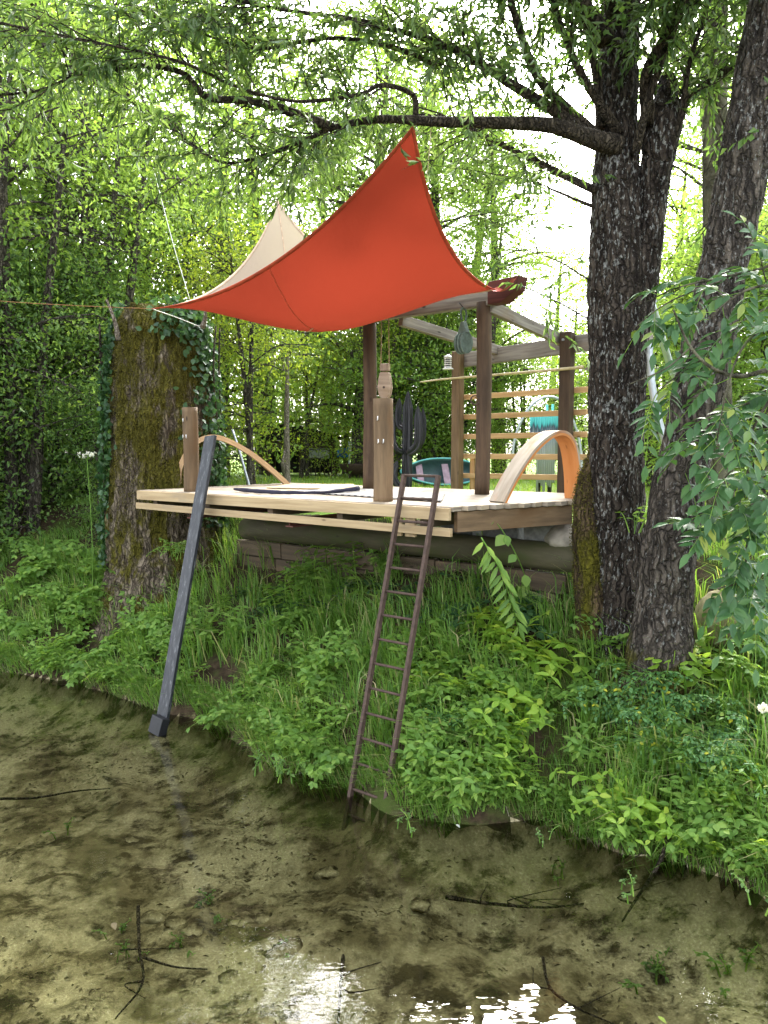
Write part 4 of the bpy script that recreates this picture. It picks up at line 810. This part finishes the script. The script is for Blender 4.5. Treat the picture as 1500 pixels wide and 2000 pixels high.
# garden shelter
shd = thing('garden_shelter', 'dark roofed open shelter with a white panel beyond the lawn', 'shelter'); c = onlawn(590, 23.0)
M['roofdark'] = plain('dark_felt_roof', (.025, .022, .020), .9); M['whiteboard'] = plain('weathered_white_panel', (.42, .43, .42), .8)
for a, b in ((-.95, -.4), (.0, -.4), (.95, -.4), (-.95, .9), (.95, .9)): MB().beam(c + V(a, b, -.1), c + V(a, b, 1.05), .09, .09, (0, 1, 0)).build('post', M['darkwood'], shd)
MB().prism([(-1.25, 0), (1.25, 0), (1.25, .08), (0, .42), (-1.25, .08)], V(1, 0, 0), EZ, c + V(0, .25, 1.05), V(0, 1.7, 0)).build('roof', M['roofdark'], shd)
MB().beam(c + V(-.95, -.45, .92), c + V(.95, -.45, .92), .05, .22).build('fascia', M['darkwood'], shd)
MB().beam(c + V(.05, -.42, .66), c + V(.85, -.42, .66), .03, .30).build('white_panel', M['whiteboard'], shd); MB().beam(c + V(-.9, .9, .5), c + V(.9, .9, .5), .04, .9).build('back_wall', M['roofdark'], shd)
for k_ in range(7): MB().beam(c + V(.05 + k_ * .13, -.42, .0), c + V(.05 + k_ * .13, -.42, .44), .03, .03, (0, 1, 0)).build('picket', M['darkwood'], shd)
own(shd, c)
dp = thing('bare_dead_trunk', 'pale debarked dead trunk standing bare on the lawn', 'dead tree')
pth = smooth_path([P(561, 965, 15.5), P(560, 900, 15.5), P(560, 800, 15.5), P(562, 690, 15.5)], 40); MB().tube(pth, np.linspace(.085, .030, 40), 14, disp=lambda p, th, r: .014 * fbm(p * 6, 3)).build('trunk', M['deadwood'], dp, True)
MB().tube([P(556, 925, 15.45), P(551, 905, 15.4), P(556, 880, 15.45)], [.05, .03, .012], 8).build('snag', M['deadwood'], dp, True); own(dp, P(561, 960, 15.5))
o = MB().tube(smooth_path([P(454, 840, 11.2), P(470, 890, 11.1), P(490, 960, 11.0)], 10), .018, 8).build('steel_bar', M['galv'], None, True); tag(o, 'thin grey steel bar leaning behind the pine arch', 'bar')
fb = thing('fire_bowl', 'rusty brown fire bowl on short legs at the lawn edge', 'fire bowl'); c = onlawn(690, 20.5)
MB().tube([c + EZ * z_ for z_ in (.10, .14, .24, .36, .385)], [.10, .22, .33, .38, .38], 20).build('bowl', M['rust'], fb, True)
for a in (0, 2.1, 4.2): MB().tube([c + V(.2 * math.cos(a), .2 * math.sin(a), -.05), c + V(.15 * math.cos(a), .15 * math.sin(a), .2)], .02, 6).build('leg', M['rust'], fb)
own(fb, c)
lp = thing('lamp_stand', 'thin garden lamp stand with two round white globes', 'lamp'); c = onlawn(682, 21.0)
MB().tube([c - EZ * .1, c + EZ * 1.0], .022, 8).build('stand', M['galv'], lp, True); MB().tube([c + EZ * .97, c + V(.35, 0, .97)], .012, 6).build('arm', M['galv'], lp)
for z_ in (.86, .70):
    a = np.linspace(0, math.pi, 11); MB().tube([c + V(.06, -.03, z_ - .075 * math.cos(x)) for x in a], [max(.004, .075 * math.sin(x)) for x in a], 14).build('globe', M['whitemetal'], lp, True)
own(lp, c)
M['bluecloth'] = plain('blue_tarp', (.02, .14, .42), .7)
c = P(670, 884, 21.3); v = np.array([c + V((i / 9 - .5) * .30, .05 * math.sin(i * 1.3), (j / 7 - .5) * .26 + .02 * math.sin(i * .9)) for j in range(8) for i in range(10)])
o = mesh_np('blue_tarp', v, np.array([(j * 10 + i, j * 10 + i + 1, (j + 1) * 10 + i + 1, (j + 1) * 10 + i) for j in range(7) for i in range(9)]), M['bluecloth'], None, None, True); sfm = o.modifiers.new('t', 'SOLIDIFY'); sfm.thickness = .02; tag(o, 'small blue tarp hanging by the lamp stand', 'tarp')

# ------------------------------------------------------------------ grass on bank and lawn
def blades(n, xy, hmin, hmax, w, m, name, label, lean_dir=None, segs=2):
    z = terrain(xy[:, 0], xy[:, 1]); b = np.column_stack([xy, z - .01]); h = RNG.uniform(hmin, hmax, n) * RNG.uniform(.6, 1.2, n); a = RNG.uniform(0, 2 * np.pi, n)
    ln = np.column_stack([np.cos(a), np.sin(a), np.zeros(n)]) * RNG.uniform(.15, .9, n)[:, None]
    if lean_dir is not None: ln = ln + np.asarray(lean_dir)[None] * RNG.uniform(.1, .9, n)[:, None]
    sd = np.column_stack([-np.sin(a + RNG.normal(size=n) * .6), np.cos(a), np.zeros(n)]) * w * RNG.uniform(.7, 1.3, n)[:, None]
    q1 = b + (ln * .28 + V(0, 0, .62)) * h[:, None]; q2 = b + (ln * .95 + V(0, 0, .80)) * h[:, None]
    v = np.stack([b - sd, b + sd, q1 - sd * .8, q1 + sd * .8, q2], 1).reshape(-1, 3); f = np.array([(0, 1, 3), (0, 3, 2), (2, 3, 4)])[None] + (np.arange(n) * 5)[:, None, None]
    o = mesh_np(name, v, f.reshape(-1, 3), M[m], None, None, False, 'stuff'); o['label'] = label; return o
def scatter(n, smin, smax, xr, yr, dens=None):
    out = []
    while sum(map(len, out)) < n:
        p = np.column_stack([RNG.uniform(*xr, n * 2), RNG.uniform(*yr, n * 2)]); s = sdist(p[:, 0], p[:, 1]); k = (s > smin) & (s < smax)
        if dens is not None: k &= dens(p, s)
        out.append(p[k])
    return np.vstack(out)[:n]
OUT = -NN
def hole(p, s):
    nn = p @ NN[:2]; uu = p @ U[:2]; und = (nn > 5.75) & (nn < 7.7) & (uu > uL - .2) & (uu < uR + .9)
    return (fbm(np.stack([p[:, 0] * 1.1, p[:, 1] * 1.1, p[:, 0] * 0 + 3], -1), 3) > -.12) & (~und | (RNG.random(len(p)) < .12))
blades(42000, scatter(42000, .02, 3.0, (-6.5, 4.5), (3.5, 13), hole), .07, .20, .0035, 'grass', 'bank_grass', 'short green grass covering the bank', OUT * .7)
tc = scatter(190, .25, 2.0, (-5, 4), (3.8, 11)); tp_ = np.repeat(tc, 50, 0) + RNG.normal(size=(190 * 50, 2)) * .07
blades(len(tp_), tp_, .28, .55, .0055, 'grass', 'long_grass', 'long arching grass tufts hanging on the bank', OUT * .8)
blades(9000, scatter(9000, 3.0, 14, (-5, 6), (8.5, 21)), .06, .14, .006, 'lawnblade', 'lawn_grass', 'bright lawn grass with yellow flowers')
eg = scatter(9000, -.01, .22, (-6, 4), (3.8, 11)); blades(len(eg), eg, .12, .30, .004, 'grass', 'edge_grass', 'grass hanging over the waterline of the bank', OUT * 1.5)
ec = scatter(700, -.02, .05, (-5.5, 4), (3.8, 11)); blades(len(ec), ec, .08, .2, .0022, 'roots', 'bleached_roots', 'bleached roots and dead stalks hanging at the waterline', OUT * 1.6)

# ------------------------------------------------------------------ plants
def herb(name, label, cat, h, stems, pairs, L, W, mleaf, seed, lean=.35, shape=FULL, group=None, droop=.25, tri=False, comp=0):
    rg = np.random.default_rng(seed); root = thing(name, label, cat, group=group); st = MB(); l_ = LF()
    for q in range(stems):
        a = rg.uniform(0, 2 * np.pi); dv = V(math.cos(a), math.sin(a), 0) * lean * rg.uniform(.3, 1.4); hh = h * rg.uniform(.6, 1.1); b = V(rg.normal() * .05, rg.normal() * .05, -.02)
        pth = smooth_path([b, b + dv * hh * .35 + V(0, 0, hh * .55), b + dv * hh * 1.1 + V(0, 0, hh * (1 - droop * rg.uniform(.2, 1)))], 10); st.tube(pth, np.linspace(.0055, .002, 10), 5, cap=False)
        for k_ in range(pairs):
            f = .22 + .78 * (k_ + 1) / pairs; i = min(int(f * 9), 8); p = pth[i] + (pth[i + 1] - pth[i]) * min(1, f * 9 - i); ph = (k_ % 2) * math.pi / 2 + rg.normal() * .35 + a; sc = (1.05 - .45 * f) * rg.uniform(.8, 1.15)
            for sg in (0, math.pi):
                d = V(math.cos(ph + sg), math.sin(ph + sg), rg.uniform(-.35, .35))
                if comp:      # pinnate leaf
                    d = unit(d); ax_ = smooth_path([p, p + d * L * 1.6 * sc, p + d * L * 3.0 * sc + V(0, 0, -L * .9 * sc)], 8); st.tube(ax_, .0022, 3, cap=False); sdv = unit(np.cross(d, V(0, 0, 1)))
                    for m_ in range(comp):
                        j = 1 + int(6 * m_ / comp); fq = ax_[j]; tg = unit(ax_[j + 1] - ax_[j])
                        for g_ in (-1, 1): l_.add(fq, unit(tg * .75 + sdv * g_ * .9 + V(0, 0, -.15)), V(0, 0, 1) + rg.normal(size=3) * .25, L * sc * rg.uniform(.85, 1.1), W * sc)
                    l_.add(ax_[-1], unit(ax_[-1] - ax_[-2]), V(0, 0, 1), L * sc * 1.1, W * sc)
                elif tri:
                    st.tube([p, p + unit(d) * L * .7], .002, 3, cap=False); e = p + unit(d) * L * .7; sdv = unit(np.cross(d, V(0, 0, 1)))
                    for dd in (unit(d), unit(d * .5 + sdv), unit(d * .5 - sdv)): l_.add(e, dd + V(0, 0, -.2), V(0, 0, 1) + rg.normal(size=3) * .25, L * sc, W * sc)
                else: l_.add(p, d, V(0, 0, 1) + rg.normal(size=3) * .3, L * sc, W * sc)
    st.build('stem', M['leaf_herb'] if mleaf != 'leaf_lime' else M['leaf_lime'], root, True); l_.build('foliage', M[mleaf], root, shape, True); return root
GH = 'leafy herbs on the bank'
H1 = herb('bank_herb', 'leafy green herb with paired leaves', 'plant', .42, 5, 6, .115, .050, 'leaf_herb', 41, group=GH)
H2 = herb('bank_herb', 'leafy green herb with paired leaves', 'plant', .34, 6, 5, .090, .045, 'leaf_herb', 42, .6, group=GH)
H3 = herb('bramble', 'low bramble with three part leaves', 'bramble', .36, 6, 5, .085, .055, 'leaf_herb', 43, .9, group='brambles on the bank', droop=.7, tri=True)
H4 = herb('rose_bush', 'wild rose with blue green leaflets', 'rose bush', .55, 7, 6, .052, .034, 'leaf_rose', 44, .7, group='wild roses on the bank', droop=.6, comp=3)
H5 = herb('lime_herb', 'lime green broad leaved herb', 'plant', .40, 4, 6, .115, .052, 'leaf_lime', 45, .7, group='lime green herbs on the bank', droop=.5)
H6 = herb('maple_seedling', 'pale green maple seedling with lobed leaves at the leaning trunk foot', 'seedling', .42, 4, 4, .14, .15, 'leaf_lime', 46, .5, LOBE, 'maple seedlings by the leaning trunk')
H7 = herb('broad_herb', 'dark broad leaved herb in the shade under the deck', 'plant', .30, 6, 4, .12, .075, 'leaf_ivy', 47, .7, group='shade herbs under the deck', droop=.5)
def plant_at(root, px, py, sc=1.0, rot=None, tilt=.35, label=None):
    p = GP(px, py); f = id(root) not in first; first[id(root)] = 1; o = root if f else copy_tree(root); o.location = Vector([float(c_) for c_ in p]); o.rotation_euler = (tilt * -OUT[1] * 1, tilt * OUT[0], random.uniform(0, 6.28) if rot is None else rot)
    o.scale = (sc,) * 3
    if label: o['label'] = label; o.pop('group', None) if 'group' in o else None
    return o
BASE = {}
def many(root, spots, jit=22, s0=.75, s1=1.25):
    base = BASE.setdefault(id(root), root['label'])
    for px, py in spots:
        px += random.uniform(-jit, jit); py += random.uniform(-jit * .5, jit * .5)
        if py > 1330 and 655 < px < 815 - (py - 1330) * .08: continue
        if py > 1330 and 270 < px < 350: continue
        o = plant_at(root, px, py, random.uniform(s0, s1))
        if 'maple' in base or 'under the deck' in base: continue
        o['label'] = base + (' below the mossy stump' if px < 340 else ' between black plank and ladder' if px < 740 else ' between ladder and willow foot' if px < 1130 else ' below the leaning trunk')
def fill(n, x0, x1, top, bot): # pixel polygons on the bank
    return [(x_, float(np.interp(x_, *top)) * (1 - f) + float(np.interp(x_, *bot)) * f) for x_, f in zip(RNG.uniform(x0, x1, n), RNG.uniform(0, 1, n))]
bot = ([0, 200, 300, 480, 520, 690, 780, 960, 1060, 1220, 1420, 1500], [1300, 1335, 1372, 1425, 1470, 1528, 1575, 1590, 1590, 1655, 1700, 1735])
low = ([0, 500, 800, 1500], [1150, 1220, 1290, 1450])
many(H1, fill(46, 60, 1000, low, bot)); many(H2, fill(52, 0, 1020, low, bot)); many(H3, fill(24, 20, 700, ([0, 700], [1120, 1200]), bot)); many(H2, fill(26, 480, 720, ([0, 1500], [1380, 1390]), bot), 10, .7, 1.0)
many(H1, fill(14, 780, 1010, ([0, 1500], [1430, 1450]), bot)); many(H3, fill(10, 780, 1200, ([0, 1500], [1200, 1300]), ([0, 1500], [1400, 1450])))
many(H4, [(1300, 1440), (1360, 1420), (1400, 1480), (1330, 1510), (1440, 1440), (1290, 1380), (1395, 1540), (1190, 1420), (1240, 1400), (900, 1440), (960, 1420), (300, 1100)], 15, .7, 1.1)
many(H5, [(950, 1275), (985, 1290), (1020, 1310), (1060, 1340), (975, 1420), (940, 1450), (985, 1490), (965, 1540), (1200, 1600), (1250, 1625), (1475, 1700), (880, 1380), (330, 1210)], 10, .8, 1.25)
many(H6, [(1360, 1300), (1345, 1340), (1400, 1370), (1320, 1350)], 10, .8, 1.1); many(H2, fill(12, 1200, 1480, ([0, 1500], [1480, 1560]), bot), 10, .5, .8)
many(H7, fill(34, 460, 1120, ([0, 1500], [1130, 1180]), ([0, 1500], [1190, 1260])), 12, .6, 1.0); many(H3, [(1180, 1250), (1150, 1290), (1240, 1270), (1420, 1330), (1460, 1370), (1480, 1300)], 10, .9, 1.2)
many(H3, fill(12, 60, 215, ([0, 300], [1080, 1100]), ([0, 300], [1180, 1200])), 8, 1.2, 1.7)
sh_ed = ([0, 200, 300, 480, 520, 690, 780, 960, 1060, 1220, 1420, 1500], [1280, 1315, 1352, 1400, 1445, 1505, 1550, 1570, 1570, 1630, 1675, 1705])
many(H2, fill(40, 0, 1500, sh_ed, bot), 6, .6, 1.1); many(H1, fill(22, 0, 1100, sh_ed, bot), 6, .5, .9); many(H3, fill(26, 150, 1480, ([0, 1500], [1200, 1330]), bot), 10, .7, 1.2)
many(H1, fill(18, 1020, 1480, ([0, 1500], [1330, 1400]), bot), 10, .6, 1.0); many(H5, fill(10, 700, 1480, ([0, 1500], [1280, 1380]), bot), 10, .6, 1.0); many(H1, fill(8, 560, 760, ([0, 1500], [1120, 1120]), ([0, 1500], [1240, 1240])), 10, 1.1, 1.7)
# hanging climber by the deck's end and tall weed
cl_ = thing('climber', 'thin climber with broad leaves climbing to the deck end', 'climber'); st, l_ = MB(), LF()
pth = smooth_path([GP(1035, 1160), P(1020, 1110, 6.65), P(990, 1050, 6.5), P(955, 1002, 6.45)], 24); st.tube(pth, .005, 5)
for f, s in ((.95, .09), (.72, .13), (.70, .10), (.52, .10), (.3, .12), (.12, .15), (.05, .14)): q = pth[int(f * 23)]; d = rdir(); l_.add(q, V(d[0], -.3, -.5 - abs(d[2]) * .3), V(0, -1, .5) + rdir() * .3, s, s * .8)
st.build('stem', M['leaf_herb'], cl_, True); l_.build('foliage', M['leaf_herb'], cl_, FULL, True); own(cl_, pth[0])
wd = thing('tall_weed', 'tall drooping weed with pointed leaves under the deck end', 'plant'); st, l_ = MB(), LF()
pth = smooth_path([GP(1018, 1250), P(1000, 1180, 6.2), P(975, 1110, 6.1), P(940, 1050, 6.05)], 24); st.tube(pth, .006, 5)
for k_ in range(26): q = pth[3 + int(20 * k_ / 26)]; sg = (-1) ** k_; l_.add(q, V(sg * .55 + random.uniform(-.2, .2), -.25, -.75), V(.2, -1, .4) + rdir() * .3, random.uniform(.12, .19), .042)
st.build('stem', M['leaf_herb'], wd, True); l_.build('foliage', M['leaf_herb'], wd, FULL, True); own(wd, pth[0])
many(H5, [(945, 1262), (990, 1285), (1035, 1315), (1068, 1345), (1010, 1420), (985, 1480)], 5, 1.3, 1.7)
# umbel flowers
for px, py, y_, label in ((170, 890, 9.6, 'white umbel flower standing tall in the thicket shade'), (1490, 1385, 5.0, 'white umbel flower above the wild roses')):
    u_ = thing('umbel_flower', label, 'flower'); h = P(px, py, y_); g = V(h[0], h[1], TZ(h[0], h[1])); MB().tube(smooth_path([g, (g + h) / 2 + V(.03, 0, 0), h - V(0, 0, .05)], 12), .006, 5).build('stem', M['leaf_herb'], u_, True); l_ = LF()
    for k_ in range(16):
        q_s = 1.0 if px < 500 else .3; c_ = h + V(random.uniform(-.10, .10), random.uniform(-.08, .08), random.uniform(-.01, .03)) * q_s; n_ = 9; d = rdir(n_, .3); l_.add(c_ + RNG.normal(size=(n_, 3)) * .010, d, rdir(n_, 1), .018, .016)
        if k_ % 3 == 0: MB().tube([h - V(0, 0, .05), c_], .002, 3).build('ray', M['leaf_herb'], u_)
    l_.build('petals', M['flower'], u_, FULL); own(u_, g)
# ivy on the stump
iv = thing('ivy', 'glossy ivy climbing the sides of the mossy stump', 'ivy'); l_ = LF(); iv_n = 0
def ivy_at(th_c, th_w, z0, z1, n):
    th = RNG.normal(th_c, th_w, n); z = RNG.uniform(z0, z1, n); r = np.interp((z - .2) / 4.3, [0, .12, .3, .55, .8, .97, 1], [1.02, .86, .735, .70, .66, .54, .44]) + RNG.uniform(.02, .10, n); o_ = np.column_stack([np.cos(th), np.sin(th), np.zeros(n)])
    p = np.column_stack([SX + o_[:, 0] * r, SY + o_[:, 1] * r, z]); l_.add(p, rdir(n, -.7) + o_ * .3, o_ + RNG.normal(size=(n, 3)) * .35, RNG.uniform(.05, .10, n), RNG.uniform(.05, .085, n))
ivy_at(-.15, .30, 1.7, 4.55, 1500); ivy_at(math.pi + .22, .22, 1.2, 4.6, 900); ivy_at(-.9, .3, 4.1, 4.6, 160); ivy_at(math.pi + .5, .1, 2.0, 4.0, 160)
l_.build('foliage', M['leaf_ivy'], iv, FULL); st = MB()
for a in (-.2, .05, math.pi + .2, math.pi + .35): st.tube(smooth_path([V(SX + .76 * math.cos(a + .1 * math.sin(z_ * 3)), SY + .76 * math.sin(a + .1 * math.sin(z_ * 3)), z_) for z_ in np.linspace(.8, 4.3, 9)], 30), .012, 5)
st.build('stem', M['bark_limb'], iv, True, kind='stuff'); own(iv, (SX, SY, .8))

# ------------------------------------------------------------------ ash sapling with hanging sprays in front of the trunks
ash = thing('ash_sapling', 'ash sapling with drooping compound leaves hanging before the leaning trunk', 'tree'); st, l_, tws = MB(), LF(), MB()
def compound(p, d, ln, pairs=5, L=.108, W=.044):
    d = unit(d); pth = smooth_path([p, p + d * ln * .55 + V(0, 0, .01), p + d * ln + V(0, 0, -.22 * ln)], 9); tws.tube(pth, .0022, 4, cap=False); up = unit(V(0, -.55, 1) + rdir() * .25); sd = unit(np.cross(d, up))
    for k_ in range(pairs):
        f = .25 + .68 * k_ / pairs; i = int(f * 8); q = pth[i]; tg = unit(pth[i + 1] - pth[i]); sc = .75 + .4 * math.sin(math.pi * (k_ + 1) / (pairs + 1))
        for sg in (-1, 1): l_.add(q, unit(tg * .7 + sd * sg + V(0, 0, -.25 + .2 * random.random())), up + rdir() * .3, L * sc * random.uniform(.85, 1.1), W * sc)
    l_.add(pth[-1], unit(pth[-1] - pth[-2]), up, L * 1.1, W * 1.05)
def ash_branch(pts, r0, r1, n, ln=.33, s0=.15):
    pth = smooth_path([P(*q) for q in pts], 30); st.tube(pth, np.linspace(r0, r1, 30), 8, disp=lambda p, th, r: .12 * r[:, None] * fbm(p * 25, 2))
    n = int(n * .72)
    for k_ in range(n):
        f = s0 + (1 - s0) * (k_ + random.random() * .5) / n; i = min(int(f * 29), 28); tg = unit(pth[i + 1] - pth[i]); compound(pth[i], unit(tg * .5 + rdir() * .9 + V(-.25, -.25, -.12)), ln * random.uniform(.75, 1.2), random.choice((3, 4, 5)))
ash_branch([(1620, 1250, 5.2), (1590, 900, 5.1), (1560, 600, 5.0), (1530, 350, 4.9)], .045, .02, 10)
ash_branch([(1580, 700, 5.05), (1500, 722, 4.9), (1440, 735, 4.8), (1385, 715, 4.75), (1345, 672, 4.75), (1315, 605, 4.75)], .018, .006, 4, .26, .3)
ash_branch([(1345, 682, 4.76), (1300, 720, 4.7), (1230, 750, 4.7)], .006, .003, 0)
ash_branch([(1560, 560, 5.0), (1480, 560, 4.9), (1420, 590, 4.8), (1370, 640, 4.8)], .012, .003, 12)
ash_branch([(1570, 480, 5.0), (1500, 520, 5.0), (1420, 540, 5.1), (1330, 560, 5.2), (1260, 590, 5.3)], .012, .003, 9, .26)
ash_branch([(1580, 640, 5.0), (1500, 640, 4.8), (1450, 680, 4.75), (1420, 760, 4.7), (1400, 860, 4.7)], .012, .003, 16)
ash_branch([(1590, 780, 5.1), (1520, 770, 4.9), (1480, 820, 4.8), (1440, 900, 4.75), (1380, 980, 4.75)], .014, .003, 18)
ash_branch([(1590, 850, 5.1), (1540, 860, 4.9), (1490, 930, 4.8), (1470, 1010, 4.75)], .014, .003, 14)
ash_branch([(1590, 900, 5.1), (1500, 1000, 4.9), (1460, 1060, 4.85), (1452, 1130, 4.8), (1400, 1150, 4.8)], .010, .004, 12, .24)
ash_branch([(1600, 1000, 5.1), (1530, 1060, 5.0), (1470, 1130, 4.95), (1420, 1190, 4.9)], .010, .003, 12, .26)
ash_branch([(1600, 1050, 5.1), (1540, 1100, 5.3), (1500, 1160, 5.4), (1460, 1200, 5.4)], .010, .003, 12)
ash_branch([(1600, 700, 5.4), (1540, 740, 5.6), (1490, 820, 5.6), (1450, 960, 5.6), (1430, 1060, 5.6)], .012, .003, 18)
ash_branch([(1600, 620, 5.4), (1540, 640, 5.5), (1500, 560, 5.5), (1480, 480, 5.4)], .012, .003, 12)
ash_branch([(1420, 545, 5.1), (1350, 570, 5.0), (1290, 600, 4.95), (1240, 640, 4.95)], .007, .003, 9, .28, .2)
ash_branch([(1500, 600, 5.0), (1430, 640, 4.9), (1370, 700, 4.9), (1290, 760, 4.9), (1270, 800, 4.9)], .007, .003, 10, .28, .3)
ash_branch([(1500, 780, 4.95), (1430, 800, 4.9), (1370, 860, 4.9), (1330, 940, 4.9)], .008, .003, 12, .30, .2)
ash_branch([(1560, 950, 5.0), (1480, 980, 4.9), (1420, 1010, 4.85), (1370, 1060, 4.85)], .008, .003, 12, .30, .2)
ash_branch([(1560, 1150, 5.1), (1500, 1180, 5.1), (1440, 1230, 5.1)], .008, .003, 9, .30, .2)
st.build('trunk', M['bark_smooth'], ash, True); tws.build('leaf_stalks', M['leaf_herb'], ash, kind='stuff'); l_.build('crown', M['leaf_ash'], ash, FULL, True); own(ash, P(1620, 1250, 5.2))
# small leafy shoot on the willow foot
sh_ = herb('trunk_shoot', 'small leafy shoot sprouting from the foot of the willow trunk', 'shoot', .35, 6, 5, .075, .05, 'leaf_herb', 51, .9); sh_.location = Vector([float(q) for q in P(1235, 1035, 6.35)])
sh_ = herb('trunk_shoot', 'leafy shoot growing before the mossy stump under the deck', 'shoot', .35, 5, 5, .04, .026, 'leaf_herb', 52, 1.0, droop=.6, comp=3); sh_.location = Vector([float(q) for q in P(345, 1090, 9.0)])

# ------------------------------------------------------------------ under water: sticks, stones, weeds, litter
def stick(pts, r, label, m='bark_limb', twigs=0):
    q = [PZ(a, b, z) for a, b, z in pts]; pth = smooth_path(q, 24); t_ = thing('sunken_stick', label, 'stick'); MB().tube(pth, np.linspace(r, r * .35, 24), 7, disp=lambda p, th, rr: .15 * rr[:, None] * fbm(p * 20, 2)).build('stem', M[m], t_, True)
    for k_ in range(twigs): i = random.randint(6, 18); MB().tube(smooth_path([pth[i], pth[i] + V(random.uniform(-.15, .15), random.uniform(-.1, .1), .02), pth[i] + V(random.uniform(-.35, .35), random.uniform(-.2, .2), .03)], 8), np.linspace(r * .5, .002, 8), 5).build('twig', M[m], t_, True)
    return own(t_, q[0])
stick([(1310, 1600, .25), (1290, 1680, .05), (1240, 1760, -.12), (1215, 1800, -.2)], .016, 'forked bare branch dipping from the bank into the water', twigs=1)
stick([(1310, 1625, .12), (1270, 1655, .03), (1230, 1682, .01)], .007, 'thin grey twig lying across the waterline beside the forked branch')
stick([(870, 1752, -.25), (960, 1765, -.28), (1060, 1772, -.28), (1140, 1765, -.26)], .014, 'long dark stick lying on the sandy bed by the bank', twigs=4)
stick([(680, 1775, -.35), (672, 1850, -.38), (665, 1930, -.42), (660, 2010, -.45)], .018, 'dark branch on the bed pointing away from the ladder foot', twigs=3)
stick([(270, 1770, -.38), (272, 1850, -.40), (278, 1920, -.43), (225, 1990, -.45)], .013, 'crooked brown stick on the bed among leaf litter', twigs=3)
stick([(0, 1560, -.36), (70, 1558, -.36), (150, 1545, -.34), (215, 1540, -.34)], .012, 'slim straight stick on the bed below the thicket')
stick([(280, 1870, -.38), (340, 1888, -.38), (405, 1893, -.38)], .009, 'pale thin twig lying on the dark litter')
stick([(1060, 1870, -.35), (1075, 1930, -.38), (1130, 1970, -.4), (1200, 2000, -.42)], .010, 'drowned twig on the bed near the sky reflection', twigs=2)
stick([(820, 1660, -.2), (860, 1690, -.22), (890, 1700, -.24)], .006, 'short curved stalk under water beside the bank herbs')
for k_, (px, py, r) in enumerate(((350, 1800, .10), (372, 1812, .09), (300, 1790, .12), (475, 1795, .11), (520, 1790, .08), (560, 1850, .13), (255, 1640, .09), (640, 1700, .10), (150, 1600, .10), (455, 1905, .09), (590, 1960, .10), (820, 1760, .07))):
    c = PZ(px, py, -.4); z = TZ(c[0], c[1]); c = PZ(px, py, z); rock('bed_stone', c - V(0, 0, r * .28), r * .8, 'bed', 'rounded silty stone lying on the pond bed', group='stones on the pond bed', sq=(1.2, 1, .55), seed=k_ + 20, amp=.8)
W1 = herb('water_weed', 'small bright water weed rising from the pond bed', 'water weed', .16, 4, 4, .040, .022, 'leaf_mid', 61, .6, group='water weeds on the pond bed'); W1.scale = (1,) * 3
for px, py, s in ((415, 1790, 1.3), (125, 1630, .9), (228, 1830, .8), (255, 1868, .8), (358, 1860, .9), (560, 1860, .7), (1095, 1715, .9), (1232, 1748, .9), (1270, 1930, 1.3), (1285, 1900, 1.0), (1440, 1900, 1.3), (1490, 1775, 1.0), (1060, 1640, .7), (520, 1500, 1.2), (545, 1520, 1.1), (560, 1505, .9), (800, 1620, .9), (1420, 1930, 1.1)):
    c = PZ(px, py, -.3); z = TZ(c[0], c[1]); c = PZ(px, py, z); f = id(W1) not in first; first[id(W1)] = 1; o = W1 if f else copy_tree(W1); o.location = Vector([float(q) for q in c]); o.rotation_euler = (0, 0, random.uniform(0, 6.28)); o.scale = (s,) * 3
dens = lambda p, s: fbm(np.stack([p[:, 0] * .95, p[:, 1] * .95, p[:, 0] * 0 + 9], -1), 4) > np.where(s > -.8, -.6, .02)  # litter packed denser along the bank, standing in for the dark water there
lt_ = scatter(5500, -7, -.05, (-6, 4), (1.6, 9.5), dens); n = len(lt_); l_ = LF(); zz = terrain(lt_[:, 0], lt_[:, 1]) + .004
l_.add(np.column_stack([lt_, zz]), rdir(n, 0, .05), rdir(n, 3.5), RNG.uniform(.012, .06, n), RNG.uniform(.004, .02, n)); o = l_.build('leaf_litter', M['leaf_dead'], None, DIA, False, 'stuff'); o['label'] = 'dark rotting leaf litter on the pond bed, thickened to darken the water by the bank'
# floating leaves
fl = [(450, 1.0, 'leaf_dead', (220, 1802)), ]
for px, py, m_, label, s in ((1348, 1660, 'flower', 'pale silvery leaf resting at the waterline', .11), (1352, 1690, 'leaf_yel', 'small yellow leaf floating below the silvery leaf', .035), (1285, 1985, 'leaf_yel', 'yellow leaf floating on the dark water', .05), (220, 1802, 'leaf_dead', 'brown leaf floating on the clear water', .07), (890, 1610, 'flower', 'pale leaf floating at the herb edge', .05)):
    l_ = LF(); c = PZ(px, py, .012); l_.add(c, V(.5, -.8, .02), V(0, 0, 1), s, s * .5); o = l_.build('floating_leaf', M[m_], None, FULL); tag(o, label, 'leaf')
